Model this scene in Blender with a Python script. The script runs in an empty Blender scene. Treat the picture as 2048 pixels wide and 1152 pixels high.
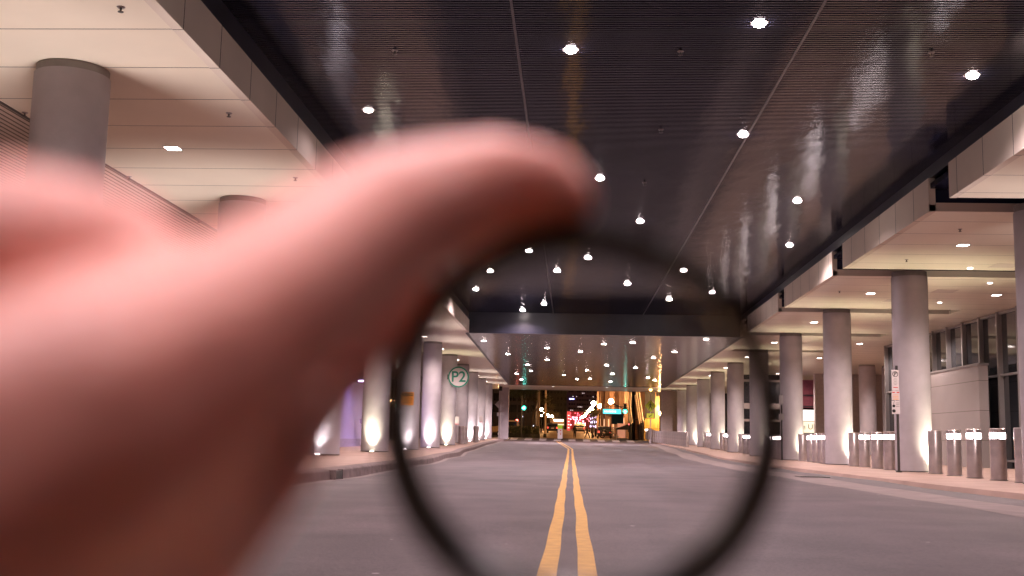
import bpy, bmesh, math, random
from mathutils import Vector, Matrix
random.seed(7)
S = bpy.context.scene
COL = S.collection
R = math.radians

# ------------------------------------------------------------------ camera
CAM = Vector((0, 0, 0.7)); FPX = 2240.4
YAW, PIT, ROL = 0.054537, 0.133747, 0.021241
_F = Vector((-math.sin(YAW)*math.cos(PIT), math.cos(YAW)*math.cos(PIT), math.sin(PIT)))
_R = Vector((math.cos(YAW), math.sin(YAW), 0)); _U = _R.cross(_F)
_R2 = math.cos(ROL)*_R + math.sin(ROL)*_U; _U2 = -math.sin(ROL)*_R + math.cos(ROL)*_U
cd = bpy.data.cameras.new('camera'); cam = bpy.data.objects.new('camera', cd); COL.objects.link(cam)
CM = Matrix((( _R2.x, _U2.x, -_F.x, CAM.x), (_R2.y, _U2.y, -_F.y, CAM.y), (_R2.z, _U2.z, -_F.z, CAM.z), (0, 0, 0, 1)))
cam.matrix_world = CM
cd.sensor_width = 36; cd.lens = FPX/2048*36; cd.clip_start = 0.01; cd.clip_end = 3000
cd.dof.use_dof = True; cd.dof.focus_distance = 42; cd.dof.aperture_fstop = 6.3
S.camera = cam

# ------------------------------------------------------------------ world, exposure
w = bpy.data.worlds.new("World"); S.world = w; w.use_nodes = True
nt = w.node_tree; bg = nt.nodes['Background']
sky = nt.nodes.new('ShaderNodeTexSky'); sky.sky_type = 'NISHITA'; sky.sun_disc = False
sky.sun_elevation = R(-7); sky.sun_rotation = R(200)
nt.links.new(sky.outputs[0], bg.inputs[0]); bg.inputs[1].default_value = 0.15
S.view_settings.view_transform = 'Standard'; S.view_settings.look = 'None'
S.view_settings.exposure = 0.08; S.view_settings.gamma = 1
S.render.engine = 'CYCLES'
S.cycles.use_denoising = True
S.cycles.sample_clamp_indirect = 4; S.cycles.max_bounces = 7; S.cycles.diffuse_bounces = 4
S.cycles.glossy_bounces = 4; S.cycles.caustics_reflective = False; S.cycles.caustics_refractive = False

def at(u, v, Y=None, z=None):
    """measured point: direction through photo pixel (2048 x 1152), met with a plane Y or z"""
    d = (u-1024)/FPX*_R2 - (v-576)/FPX*_U2 + _F
    t = Y/d.y if Y is not None else (z-CAM.z)/d.z
    return CAM + d*t

def gz(y):
    if y < 46: return 0.0
    if y < 54: return .0115*(y-46)**2/16
    if y < 96: return .0115*(y-50)
    if y < 102: return .529+.25*(lambda t: t*t*(3-2*t))((y-96)/6)
    if y < 150: return .779+.0035*(y-102)
    if y < 200: return .947+.021*(y-150)
    return 1.997+.0125*(min(y, 420)-200)
LAMP_TINT = (1.0, 0.76, 0.81)

# ------------------------------------------------------------------ materials
MATS = {}
def mat(name, color, rough=.6, metal=0., noise=0., nscale=8., bump=0., bscale=60., spec=.5, coat=0., emis=None, estr=0., sss=0., ior=1.45, trans=0.):
    if name in MATS: return MATS[name]
    m = bpy.data.materials.new(name); m.use_nodes = True; t = m.node_tree; b = t.nodes['Principled BSDF']
    c = (*color, 1)
    b.inputs['Base Color'].default_value = c; b.inputs['Roughness'].default_value = rough
    b.inputs['Metallic'].default_value = metal; b.inputs['Specular IOR Level'].default_value = spec
    b.inputs['IOR'].default_value = ior; b.inputs['Coat Weight'].default_value = coat; b.inputs['Coat Roughness'].default_value = .08
    if trans: b.inputs['Transmission Weight'].default_value = trans
    if sss:
        b.inputs['Subsurface Weight'].default_value = sss; b.inputs['Subsurface Radius'].default_value = (1, .35, .2)
        b.inputs['Subsurface Scale'].default_value = .009
    if emis: b.inputs['Emission Color'].default_value = (*emis, 1); b.inputs['Emission Strength'].default_value = estr
    co = t.nodes.new('ShaderNodeTexCoord')
    n = t.nodes.new('ShaderNodeTexNoise'); n.inputs['Scale'].default_value = nscale; n.inputs['Detail'].default_value = 6
    t.links.new(co.outputs['Object'], n.inputs['Vector'])
    if noise:
        mx = t.nodes.new('ShaderNodeMix'); mx.data_type = 'RGBA'
        mx.inputs[6].default_value = tuple(x*(1-noise) for x in color)+(1,); mx.inputs[7].default_value = tuple(min(1, x*(1+noise)) for x in color)+(1,)
        cr = t.nodes.new('ShaderNodeMapRange'); cr.inputs[1].default_value = .3; cr.inputs[2].default_value = .7
        t.links.new(n.outputs[0], cr.inputs[0]); t.links.new(cr.outputs[0], mx.inputs[0]); t.links.new(mx.outputs[2], b.inputs['Base Color'])
    if bump:
        n2 = t.nodes.new('ShaderNodeTexNoise'); n2.inputs['Scale'].default_value = bscale; n2.inputs['Detail'].default_value = 4
        t.links.new(co.outputs['Object'], n2.inputs['Vector'])
        bp = t.nodes.new('ShaderNodeBump'); bp.inputs['Strength'].default_value = bump; bp.inputs['Distance'].default_value = .01
        t.links.new(n2.outputs[0], bp.inputs['Height']); t.links.new(bp.outputs[0], b.inputs['Normal'])
    MATS[name] = m
    return m

def stripes(m, axis, period, width, dark, second=None, rough_dark=None):
    """thin joint lines every `period` metres along an axis, as in the panelled surface"""
    t = m.node_tree; b = t.nodes['Principled BSDF']
    def lines(ax, per, wd):
        g = t.nodes.new('ShaderNodeNewGeometry'); s = t.nodes.new('ShaderNodeSeparateXYZ'); t.links.new(g.outputs['Position'], s.inputs[0])
        d = t.nodes.new('ShaderNodeMath'); d.operation = 'DIVIDE'; d.inputs[1].default_value = per; t.links.new(s.outputs[ax], d.inputs[0])
        f = t.nodes.new('ShaderNodeMath'); f.operation = 'FRACT'; t.links.new(d.outputs[0], f.inputs[0])
        l = t.nodes.new('ShaderNodeMath'); l.operation = 'LESS_THAN'; l.inputs[1].default_value = wd/per; t.links.new(f.outputs[0], l.inputs[0])
        return l.outputs[0]
    o = lines(axis, period, width)
    if second:
        o2 = lines(*second); mxm = t.nodes.new('ShaderNodeMath'); mxm.operation = 'MAXIMUM'
        t.links.new(o, mxm.inputs[0]); t.links.new(o2, mxm.inputs[1]); o = mxm.outputs[0]
    mx = t.nodes.new('ShaderNodeMix'); mx.data_type = 'RGBA'; mx.inputs[7].default_value = (*dark, 1)
    src = b.inputs['Base Color']
    if src.is_linked: t.links.new(src.links[0].from_socket, mx.inputs[6])
    else: mx.inputs[6].default_value = src.default_value
    t.links.new(o, mx.inputs[0]); t.links.new(mx.outputs[2], src)
    return m

def ribbed(name, color, rough, axis, period, gap, wob=.35, metal=0., ior=1.6):
    """glossy metal slats with dark gaps, slightly wavy so that mirror images waver"""
    m = mat(name, color, rough, metal, noise=.25, nscale=.6, ior=ior)
    if axis == 'Y': m.node_tree.nodes['Principled BSDF'].inputs['Specular Tint'].default_value = (.56, .60, .95, 1) if 'panel' not in name else (.95, .88, .88, 1)
    stripes(m, axis, period, gap, tuple(x*.12 for x in color))
    t = m.node_tree; b = t.nodes['Principled BSDF']
    msk = b.inputs['Base Color'].links[0].from_node.inputs[0].links[0].from_socket
    iv = t.nodes.new('ShaderNodeMapRange'); iv.inputs[3].default_value = .5; iv.inputs[4].default_value = .0
    t.links.new(msk, iv.inputs[0]); t.links.new(iv.outputs[0], b.inputs['Specular IOR Level'])
    g = t.nodes.new('ShaderNodeNewGeometry'); mp = t.nodes.new('ShaderNodeMapping')
    mp.inputs['Scale'].default_value = (1.7, .75, 1) if axis == 'Y' else (.75, 1.7, 1)
    t.links.new(g.outputs['Position'], mp.inputs[0])
    n = t.nodes.new('ShaderNodeTexNoise'); n.inputs['Scale'].default_value = 1.0; n.inputs['Detail'].default_value = 3
    t.links.new(mp.outputs[0], n.inputs['Vector'])
    b1 = t.nodes.new('ShaderNodeBump'); b1.inputs['Strength'].default_value = 1; b1.inputs['Distance'].default_value = .012*wob
    t.links.new(n.outputs[0], b1.inputs['Height'])
    # each slat bowed a little: spreads reflections along the slat's normal direction
    s = t.nodes.new('ShaderNodeSeparateXYZ'); t.links.new(g.outputs['Position'], s.inputs[0])
    k = t.nodes.new('ShaderNodeMath'); k.operation = 'MULTIPLY'; k.inputs[1].default_value = math.pi*2/period; t.links.new(s.outputs[axis], k.inputs[0])
    sn = t.nodes.new('ShaderNodeMath'); sn.operation = 'SINE'; t.links.new(k.outputs[0], sn.inputs[0])
    b2 = t.nodes.new('ShaderNodeBump'); b2.inputs['Strength'].default_value = 1; b2.inputs['Distance'].default_value = .00022
    t.links.new(sn.outputs[0], b2.inputs['Height']); t.links.new(b1.outputs[0], b2.inputs['Normal']); t.links.new(b2.outputs[0], b.inputs['Normal'])
    return m

M = {
 'asphalt': mat('asphalt', (.086, .064, .069), .62, noise=.30, nscale=.9, bump=.5, bscale=70, spec=.45),
 'asphalt_side': mat('asphalt_side', (.085, .066, .072), .66, noise=.2, nscale=.9, bump=.5, bscale=60),
 'asphalt_far_lit': mat('asphalt_far_lit', (.36, .22, .12), .6, noise=.2, nscale=.3),  # orange street lamp light put into the asphalt colour
 'concrete_gutter': mat('concrete_gutter', (.21, .165, .16), .8, noise=.18, nscale=2.5, bump=.3, bscale=50),
 'kerb': mat('kerb', (.17, .125, .12), .85, noise=.35, nscale=5, bump=.5, bscale=30),
 'pavement': mat('pavement', (.36, .245, .20), .75, noise=.14, nscale=1.2, bump=.25, bscale=50),
 'ground': mat('ground', (.06, .05, .045), .9, noise=.2, nscale=.05),
 'yellow': mat('yellow_paint', (.56, .31, .06), .6, noise=.16, nscale=9, bump=.4, bscale=70),
 'white_line': mat('white_paint', (.6, .52, .5), .6, noise=.15, nscale=6),
 'column': mat('column_concrete', (.45, .41, .435), .55, noise=.09, nscale=2.2, bump=.12, bscale=30),
 'collar': mat('column_collar', (.26, .235, .22), .6, noise=.1),
 'soffit': stripes(mat('soffit_panel', (.84, .75, .61), .34, noise=.045, nscale=.8, spec=.5), 'Y', 1.285, .022, (.10, .07, .05)),
 'fascia': stripes(mat('fascia_panel', (.74, .65, .56), .85, spec=.15, noise=.05, nscale=1), 'Y', 1.285, .02, (.08, .07, .06)),
 'navy': mat('navy_metal', (.018, .018, .032), .35, noise=.2, nscale=2),
 'roof': mat('roof_mass', (.08, .07, .07), .8, noise=.1),
 'ribs': ribbed('ribbed_ceiling', (.022, .024, .050), .11, 'Y', .075, .036, wob=.9, ior=1.36),
 'ribs_far': ribbed('ribbed_panel', (.05, .042, .046), .19, 'Y', .15, .022, wob=.5, ior=2.0),
 'ribs_left': ribbed('ribbed_side_ceiling', (.60, .50, .42), .30, 'X', .11, .025, wob=.5),
 'seam': mat('ceiling_seam', (.10, .09, .095), .3, metal=.6),
 'steel': mat('brushed_steel', (.74, .66, .65), .34, metal=.9, noise=.16, nscale=5, bump=.03, bscale=120),
 'steel_dark': mat('steel_dark', (.09, .085, .08), .45, metal=.7),
 'lamp': mat('lamp_lens', (1, 1, 1), .3, emis=(1, .84, .80), estr=150),
 'lamp_big': mat('lamp_lens_square', (1, 1, 1), .3, emis=(1, .86, .80), estr=34),
 'lamp_dim': mat('lamp_lens_dim', (1, 1, 1), .3, emis=(1, .82, .76), estr=7),
 'band': mat('bollard_light_band', (1, 1, 1), .3, emis=(1, .86, .86), estr=34),
 'rim': mat('lamp_rim', (.35, .31, .30), .35, metal=.8),
 'up_w': mat('uplight_lens_white', (1, 1, 1), .3, emis=(1, .92, .95), estr=45),
 'up_y': mat('uplight_lens_yellow', (1, 1, 1), .3, emis=(1, .96, .66), estr=45),
 'black': mat('black_paint', (.012, .012, .012), .4, noise=.1),
 'ring': mat('black_anodised', (.006, .006, .007), .34, noise=.1),
 'skin': mat('skin', (.86, .40, .32), .45, noise=.16, nscale=45, bump=.15, bscale=500, sss=.35),
 'nail': mat('nail', (.78, .48, .42), .25),
 'sleeve': mat('sleeve_cloth', (.03, .03, .035), .9, noise=.2),
 'green_sign': mat('green_paint', (.01, .20, .13), .5),
 'sign_white': mat('sign_white', (.62, .56, .56), .5, noise=.03),
 'sign_orange': mat('sign_orange', (.80, .30, .02), .5, noise=.05),
 'sign_lime': mat('sign_lime', (.50, .60, .04), .5, emis=(.55, .62, .06), estr=.0),
 'sign_red': mat('sign_red', (.5, .02, .02), .5),
 'sign_back': mat('sign_back', (.40, .36, .36), .45, metal=.5),
 'glass_dark': mat('glass_dark', (.02, .022, .026), .06, ior=1.6, noise=.3, nscale=.5),
 'mullion': mat('mullion', (.30, .28, .28), .4, metal=.5),
 'wall_panel': stripes(mat('wall_panel', (.30, .265, .26), .6, noise=.05, nscale=1), 'Z', .95, .02, (.13, .11, .10)),
 'wall_pink': mat('wall_pink', (.50, .42, .38), .7, noise=.08),
 'wall_dark': mat('wall_dark', (.035, .032, .032), .7, noise=.3, nscale=1),
}
def weather_road(m, amt=.35):
    t = m.node_tree; b = t.nodes['Principled BSDF']; src = b.inputs['Base Color'].links[0].from_socket
    g = t.nodes.new('ShaderNodeNewGeometry')
    def nz(scale, sc, det):
        mp = t.nodes.new('ShaderNodeMapping'); mp.inputs['Scale'].default_value = sc; t.links.new(g.outputs['Position'], mp.inputs[0])
        n = t.nodes.new('ShaderNodeTexNoise'); n.inputs['Scale'].default_value = scale; n.inputs['Detail'].default_value = det; t.links.new(mp.outputs[0], n.inputs['Vector']); return n.outputs[0]
    def mul(col, fac, lo, hi, a, c):
        mr = t.nodes.new('ShaderNodeMapRange'); mr.inputs[1].default_value = lo; mr.inputs[2].default_value = hi; mr.inputs[3].default_value = a; mr.inputs[4].default_value = c
        t.links.new(fac, mr.inputs[0]); v = t.nodes.new('ShaderNodeVectorMath'); v.operation = 'SCALE'; t.links.new(col, v.inputs[0]); t.links.new(mr.outputs[0], v.inputs[3]); return v.outputs[0]
    c = mul(src, nz(1.0, (1.1, .05, 1), 3), .35, .65, 1-amt*.55, 1+amt*.3)      # wheel tracks along the lane
    c = mul(c, nz(.35, (1, 1, 1), 8), .55, .72, 1.0, 1-amt)                    # old oily patches
    c = mul(c, nz(42., (1, 1, 1), 2), .3, .7, 1-amt*.8, 1+amt*.8)              # aggregate
    vo = t.nodes.new('ShaderNodeTexVoronoi'); vo.inputs['Scale'].default_value = 1.6; t.links.new(g.outputs['Position'], vo.inputs['Vector'])
    lt = t.nodes.new('ShaderNodeMath'); lt.operation = 'LESS_THAN'; lt.inputs[1].default_value = .035; t.links.new(vo.outputs['Distance'], lt.inputs[0])
    mx = t.nodes.new('ShaderNodeMix'); mx.data_type = 'RGBA'; mx.inputs[7].default_value = (.34, .30, .30, 1)
    t.links.new(lt.outputs[0], mx.inputs[0]); t.links.new(c, mx.inputs[6]); t.links.new(mx.outputs[2], b.inputs['Base Color'])
weather_road(M['asphalt']); weather_road(M['asphalt_side'], .25)
def emi(name, c, s):
    return mat(name, (.5*c[0], .5*c[1], .5*c[2]), .4, emis=c, estr=s)

# ------------------------------------------------------------------ mesh helpers
def finish(name, bm, m, parent=None, smooth=False, loc=None):
    me = bpy.data.meshes.new(name); bmesh.ops.recalc_face_normals(bm, faces=bm.faces[:]); bm.to_mesh(me); bm.free()
    if isinstance(m, (list, tuple)):
        for q in m: me.materials.append(q)
    else: me.materials.append(m)
    if smooth:
        me.polygons.foreach_set('use_smooth', [True]*len(me.polygons))
        try: me.set_sharp_from_angle(angle=R(38))
        except Exception: pass
    o = bpy.data.objects.new(name, me); COL.objects.link(o)
    if parent: o.parent = parent
    if loc: o.location = loc
    return o
def tag(o, label=None, cat=None, group=None, kind=None):
    if label: o['label'] = label
    if cat: o['category'] = cat
    if group: o['group'] = group
    if kind: o['kind'] = kind
    return o
def empty(name, loc, label=None, cat=None, group=None, rz=0):
    o = bpy.data.objects.new(name, None); COL.objects.link(o); o.location = loc; o.rotation_euler = (0, 0, rz)
    o.empty_display_size = .2
    return tag(o, label, cat, group)
def box(bm, c, s, rot=None, bev=0):
    r = bmesh.ops.create_cube(bm, size=1)
    mt = Matrix.Translation(c) @ (rot.to_4x4() if rot else Matrix()) @ Matrix.Diagonal((*s, 1))
    bmesh.ops.transform(bm, matrix=mt, verts=r['verts'])
    if bev:
        es = list({e for v in r['verts'] for e in v.link_edges})
        bmesh.ops.bevel(bm, geom=es, offset=bev, segments=2, affect='EDGES', profile=.5)
def box2(bm, x0, x1, y0, y1, z0, z1): box(bm, ((x0+x1)/2, (y0+y1)/2, (z0+z1)/2), (abs(x1-x0), abs(y1-y0), abs(z1-z0)))
def cyl(bm, p0, p1, r0, r1=None, n=24, cap=True):
    p0 = Vector(p0); p1 = Vector(p1); r1 = r0 if r1 is None else r1
    d = p1-p0; q = d.to_track_quat('Z', 'Y').to_matrix().to_4x4()
    bmesh.ops.create_cone(bm, cap_ends=cap, segments=n, radius1=r0, radius2=r1, depth=d.length, matrix=Matrix.Translation((p0+p1)/2) @ q)
def sph(bm, c, r, n=16, s=(1, 1, 1)):
    bmesh.ops.create_uvsphere(bm, u_segments=n, v_segments=max(6, n//2), radius=r, matrix=Matrix.Translation(c) @ Matrix.Diagonal((*s, 1)))
def lathe(bm, prof, n=32, c=(0, 0, 0)):
    rings = []
    for r, z in prof:
        rings.append([bm.verts.new((c[0]+r*math.cos(2*math.pi*i/n), c[1]+r*math.sin(2*math.pi*i/n), c[2]+z)) for i in range(n)])
    for a, b in zip(rings, rings[1:]):
        for i in range(n): bm.faces.new((a[i], a[(i+1) % n], b[(i+1) % n], b[i]))
    return rings
def lathe_closed(bm, prof, n=32, c=(0, 0, 0)):
    rg = lathe(bm, prof, n, c); bm.faces.new(rg[0]); bm.faces.new(rg[-1])
def prism(bm, pts, y0, y1, ax='Y'):
    """closed outline pts (a,b) extruded along an axis"""
    def P(a, b, t): return {'Y': (a, t, b), 'X': (t, a, b), 'Z': (a, b, t)}[ax]
    v0 = [bm.verts.new(P(a, b, y0)) for a, b in pts]; v1 = [bm.verts.new(P(a, b, y1)) for a, b in pts]
    bm.faces.new(v0); bm.faces.new(v1[::-1])
    for i in range(len(pts)): j = (i+1) % len(pts); bm.faces.new((v0[i], v0[j], v1[j], v1[i]))
def one(name, build, m, parent=None, smooth=False, loc=None):
    bm = bmesh.new(); build(bm); return finish(name, bm, m, parent, smooth, loc)
def text(name, s, size, m, loc, parent=None, rot=(R(90), 0, 0), ext=.003, bold=0.0, align='CENTER'):
    cu = bpy.data.curves.new(name, 'FONT'); cu.body = s; cu.size = size; cu.extrude = ext; cu.offset = bold
    cu.align_x = align; cu.align_y = 'CENTER'
    t = bpy.data.objects.new(name, cu); COL.objects.link(t)
    dg = bpy.context.evaluated_depsgraph_get(); me = bpy.data.meshes.new_from_object(t.evaluated_get(dg))
    bpy.data.objects.remove(t); me.materials.clear(); me.materials.append(m)
    o = bpy.data.objects.new(name, me); COL.objects.link(o); o.location = loc; o.rotation_euler = rot
    if parent: o.parent = parent
    return o
def copy_tree(o, parent=None):
    c = o.copy(); COL.objects.link(c); c.parent = parent
    for ch in list(o.children): copy_tree(ch, c)
    return c
def spot(name, loc, power, color, ang, blend, direction, parent, size=.06):
    l = bpy.data.lights.new(name, 'SPOT'); l.energy = power; l.color = color; l.spot_size = R(ang); l.spot_blend = blend; l.shadow_soft_size = size
    o = bpy.data.objects.new(name, l); COL.objects.link(o); o.parent = parent; o.location = loc
    o.rotation_euler = Vector(direction).to_track_quat('-Z', 'Y').to_euler(); return o
def point(name, loc, power, color, parent, size=.15):
    l = bpy.data.lights.new(name, 'POINT'); l.energy = power; l.color = color; l.shadow_soft_size = size
    o = bpy.data.objects.new(name, l); COL.objects.link(o); o.parent = parent; o.location = loc; return o
ORD = ['nearest', 'second', 'third', 'fourth', 'fifth', 'sixth', 'seventh', 'eighth', 'ninth', 'tenth', 'eleventh', 'twelfth', 'thirteenth', 'fourteenth', 'fifteenth', 'sixteenth', 'seventeenth', 'eighteenth', 'nineteenth', 'twentieth', 'twenty-first', 'twenty-second']

def interp(tab, y):
    if y <= tab[0][0]: return tab[0][1]
    for (a, p), (b, q) in zip(tab, tab[1:]):
        if y <= b:
            t = (y-a)/(b-a); t = t*t*(3-2*t); return p+(q-p)*t
    return tab[-1][1]

# ------------------------------------------------------------------ ground, road, pavements
YS = [-30+2*i for i in range(70)]                     # -30 .. 108
KERB = [(-30, -4.0), (12, -3.95), (20, -3.72), (28, -3.66), (40, -4.2), (55, -4.95), (75, -5.4), (100, -5.7)]
GUT = [(-30, 4.7), (16, 4.7), (24, 4.42), (32, 4.45), (45, 4.8), (60, 5.35), (80, 6.0), (100, 6.6)]
SWR = [(-30, 6.6), (14, 6.6), (20, 6.2), (30, 6.05), (45, 6.4), (60, 6.8), (80, 7.2), (100, 7.5)]
def sheet(name, ys, cols, m, kind='structure', label=None):
    """a strip along the street; cols(y) gives the (x, z) stations across"""
    bm = bmesh.new(); rows = []
    for y in ys: rows.append([bm.verts.new((x, y, z)) for x, z in cols(y)])
    for a, b in zip(rows, rows[1:]):
        for i in range(len(a)-1): bm.faces.new((a[i], a[i+1], b[i+1], b[i]))
    o = finish(name, bm, m, smooth=True); tag(o, kind=kind)
    if label: o['label'] = label
    return o
def rough(x, y): return .008*math.sin(y*.55+x*.2)+.008*math.sin(y*.23+1.3+.1*x)+.006*math.sin(y*1.3+x*.5)
RD = [-30+1.0*i for i in range(133)]
def zr(x, y): return gz(y)+rough(x, y)*max(0, min(1, (85-y)/30))
sheet('ground', [-60, -30, 0, 20, 46, 54, 96, 98, 100, 102, 150, 200, 420, 1500], lambda y: [(-900, gz(y)-.06), (-30, gz(y)-.06), (30, gz(y)-.06), (900, gz(y)-.06)], M['ground'])
def road_cols(y):
    a = interp(KERB, y)-.05; b = interp(GUT, y)+.05
    return [(a+(b-a)*i/16, zr(a+(b-a)*i/16, y)) for i in range(17)]
sheet('road', RD, road_cols, M['asphalt'])
def gut_cols(y):
    a = interp(GUT, y); b = a+.88; return [(a, zr(a, y)+.004), ((a+b)/2, zr(a, y)-.006), (b, zr(b, y)+.006)]
sheet('gutter', RD, gut_cols, M['concrete_gutter'])
def side_cols(y):
    a = interp(GUT, y)+.84; b = max(a+.05, interp(SWR, y)+.05); return [(a+(b-a)*i/3, zr(a+(b-a)*i/3, y)+.0) for i in range(4)]
sheet('side_road', RD, side_cols, M['asphalt_side'])
def swr_cols(y):
    a = max(interp(SWR, y), interp(GUT, y)+.9)
    return [(a, zr(a, y)-.02), (a+.05, gz(y)+.075), (a+.16, gz(y)+.095), (9, gz(y)+.10), (15, gz(y)+.10), (34, gz(y)+.10)]
sheet('pavement', RD[:130], swr_cols, M['pavement'])
def swl_cols(y):
    a = interp(KERB, y); return [(-34, gz(y)+.21), (-12, gz(y)+.21), (-8, gz(y)+.20), (a-.30, gz(y)+.165)]
sheet('pavement', RD[:130], swl_cols, M['pavement'])
def kerb_cols(y):
    a = interp(KERB, y); j = .006*math.sin(y*3.1)+.004*math.sin(y*7.7)
    return [(a-.31, gz(y)+.166), (a-.03+j, gz(y)+.160), (a+j, gz(y)+.135), (a+.02+j, gz(y)-.03)]
sheet('kerb', [-30+.5*i for i in range(259)], kerb_cols, M['kerb'])
def lip_cols(y):
    a = interp(KERB, y)+.02; return [(a, zr(a, y)+.006), (a+.16, zr(a+.16, y)+.005)]
sheet('gutter', RD[:130], lip_cols, M['concrete_gutter'])
# painted double yellow line
def cx_line(y):
    return 0.0 if y < 66 else -1.05*min(1, (y-66)/31)
def line_cols(s):
    def f(y):
        x = cx_line(y)+.004*math.sin(y*1.9)+.004*math.sin(y*.7); a, b = (x-.155, x-.055) if s < 0 else (x+.055, x+.155)
        return [(a, zr(a, y)+.004), (b, zr(b, y)+.004)]
    return f
ly = [-30+.5*i for i in range(255)]
sheet('lane_line', ly, line_cols(-1), M['yellow']); sheet('lane_line', ly, line_cols(1), M['yellow'])
# crosswalk bars
for i in range(9):
    x = -5.3+1.28*i
    bm = bmesh.new(); prism(bm, [(98.2, gz(98.2)+.02), (99.4, gz(99.4)+.02), (100.6, gz(100.6)+.02), (101.6, gz(101.6)+.02), (101.6, gz(101.6)-.05), (98.2, gz(98.2)-.05)], x, x+.62, 'X'); tag(finish('crosswalk_bar', bm, M['white_line']), kind='structure')
# crossing street and street beyond
sheet('road', [101.5, 118], lambda y: [(-90, gz(y)+.01), (0, gz(y)+.01), (90, gz(y)+.01)], M['asphalt'])
sheet('road', [118, 150, 200, 260, 330, 420, 700], lambda y: [(-5.2, gz(y)+.012), (0, gz(y)+.02), (4.6, gz(y)+.012)], M['asphalt_far_lit'])
sheet('pavement', [118, 150, 200, 260, 330, 420, 700], lambda y: [(4.5, gz(y)), (4.6, gz(y)+.14), (40, gz(y)+.14)], M['pavement'])
sheet('pavement', [118, 150, 200, 260, 330, 420, 700], lambda y: [(-40, gz(y)+.14), (-5.2, gz(y)+.14), (-5.1, gz(y))], M['pavement'])
# storm drain in the left kerb
dr = empty('storm_drain', (-3.70, 18.1, .0), 'dark storm drain opening cut in the left kerb', 'drain')
one('drain_opening', lambda b: box2(b, -.26, .022, -.42, .12, .012, .132), M['black'], dr)
for q_ in (-.46, .12): one('drain_jamb', lambda b: box2(b, -.26, .03, q_, q_+.04, .0, .15), M['kerb'], dr)
# drain grate at right
gr = empty('drain_grate', (5.2, 24.6, zr(5.2, 24.6)+.008), 'small dark iron grate set in the pale gutter on the right', 'grate')
one('grate_frame', lambda b: [box2(b, -.3, .3, -.25+.1*k, -.2+.1*k, 0, .012) for k in range(6)] and box2(b, -.33, -.30, -.27, .32, 0, .012), M['steel_dark'], gr)

# ------------------------------------------------------------------ building overhead
ZS, ZC = 5.07, 5.93
bd = empty('overhead_building', (0, 35, ZS), 'long building bridging the street with pale soffits and dark ribbed ceiling', 'building')
bd.location = (0, 0, 0)
def P(name, build, m, smooth=False): return one(name, build, m, bd, smooth)
YE = 46.5
P('ribbed_ceiling', lambda b: box2(b, -4.5, 7.6, -30, YE-.02, ZC, ZC+.08), M['ribs'])
P('roof', lambda b: box2(b, -14, 22, -30, 99.9, 6.3, 15), M['roof'])
for xx in (-.79, 2.95):
    P('ceiling_seam', lambda b: box2(b, xx-.016, xx+.016, -30, YE-.1, ZC-.008, ZC-.001), M['seam'])
P('end_face', lambda b: box2(b, -4.4, 7.15, YE, YE+.15, ZS-.02, 6.1), M['navy'])
# left side
LX = -4.3
P('soffit', lambda b: box2(b, -7.74, LX, -30, YE, ZS, ZS+.12), M['soffit'])
P('fascia', lambda b: box2(b, LX-.12, LX+.004, -30, YE-.01, ZS-.006, 5.60), M['fascia'])
P('upper_fascia', lambda b: box2(b, LX-.12, LX-.03, -30, YE-.01, 5.602, 6.1), M['navy'])
P('side_ceiling', lambda b: box2(b, -13.5, -7.76, -30, 99.5, ZS+.04, ZS+.12), M['ribs_left'])
P('soffit_trim', lambda b: box2(b, -7.79, -7.742, -30, 99.5, ZS-.012, ZS+.12), M['steel_dark'])
# far soffit with flush ribbed panel
P('soffit', lambda b: (box2(b, -7.74, 12.4, 91.5, 99.5, ZS, ZS+.12), box2(b, -7.74, -4.3, YE+.001, 91.499, ZS+.0, ZS+.12)), M['soffit'])
def far_l(b):
    prism(b, [(-4.3+.001, YE+.16), (-4.42, YE+.16), (-5.05, 91.4), (-4.3+.001, 91.4)], ZS+.0, ZS+.1, 'Z')
def quad(b, pts, z0, z1): prism(b, pts, z0, z1, 'Z')
P('ribbed_panel', lambda b: quad(b, [(-4.36, YE+.17), (6.95, YE+.17), (7.45, 91.3), (-4.98, 91.3)], ZS-.012, ZS-.002), M['ribs_far'])
P('panel_edge', lambda b: (quad(b, [(-4.46, YE+.17), (-4.365, YE+.17), (-4.985, 91.3), (-5.1, 91.3)], ZS-.03, ZS+.02),
                           quad(b, [(6.955, YE+.17), (7.05, YE+.17), (7.57, 91.3), (7.455, 91.3)], ZS-.03, ZS+.02),
                           quad(b, [(-5.1, 91.31), (7.57, 91.31), (7.57, 91.45), (-5.1, 91.45)], ZS-.03, ZS-.001)), M['black'])
P('soffit', lambda b: box2(b, -4.298, 7.6, YE+.16, 91.49, ZS+.0, ZS+.1), M['soffit'])
P('edge_beam', lambda b: box2(b, -14, 22, 99.52, 99.9, ZS-.02, 6.29), M['wall_pink'])
# right side: slabs with dark slots at each column line
RCOL = [20.43+8.243*k for k in range(9)]
def rx(y): return 6.56+.0125*(y-16)
slots = [(c-.72, c+.45) for c in RCOL[:5]]
edges = [(-30, slots[0][0])]+[(slots[i][1], slots[i+1][0]) for i in range(4)]+[(slots[4][1], 91.49)]
for i, (a, c) in enumerate(edges):
    x0 = 7.6 if i == 5 else None
    P('soffit', lambda b: prism(b, [((x0 or rx(a)), a), (12.4, a), (12.4, c), ((x0 or rx(c)), c)], ZS, ZS+.12, 'Z'), M['soffit'])
    e = min(c, YE)
    if a < YE: P('fascia', lambda b: prism(b, [(rx(a)-.004, a), (rx(a)+.12, a), (rx(e)+.12, e), (rx(e)-.004, e)], ZS-.006, 5.70, 'Z'), M['fascia'])
    P('slab_end', lambda b: box2(b, rx(a)+.13, 12.4, a-.004, a+.02, ZS-.004, ZS+.16), M['fascia'])
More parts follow.
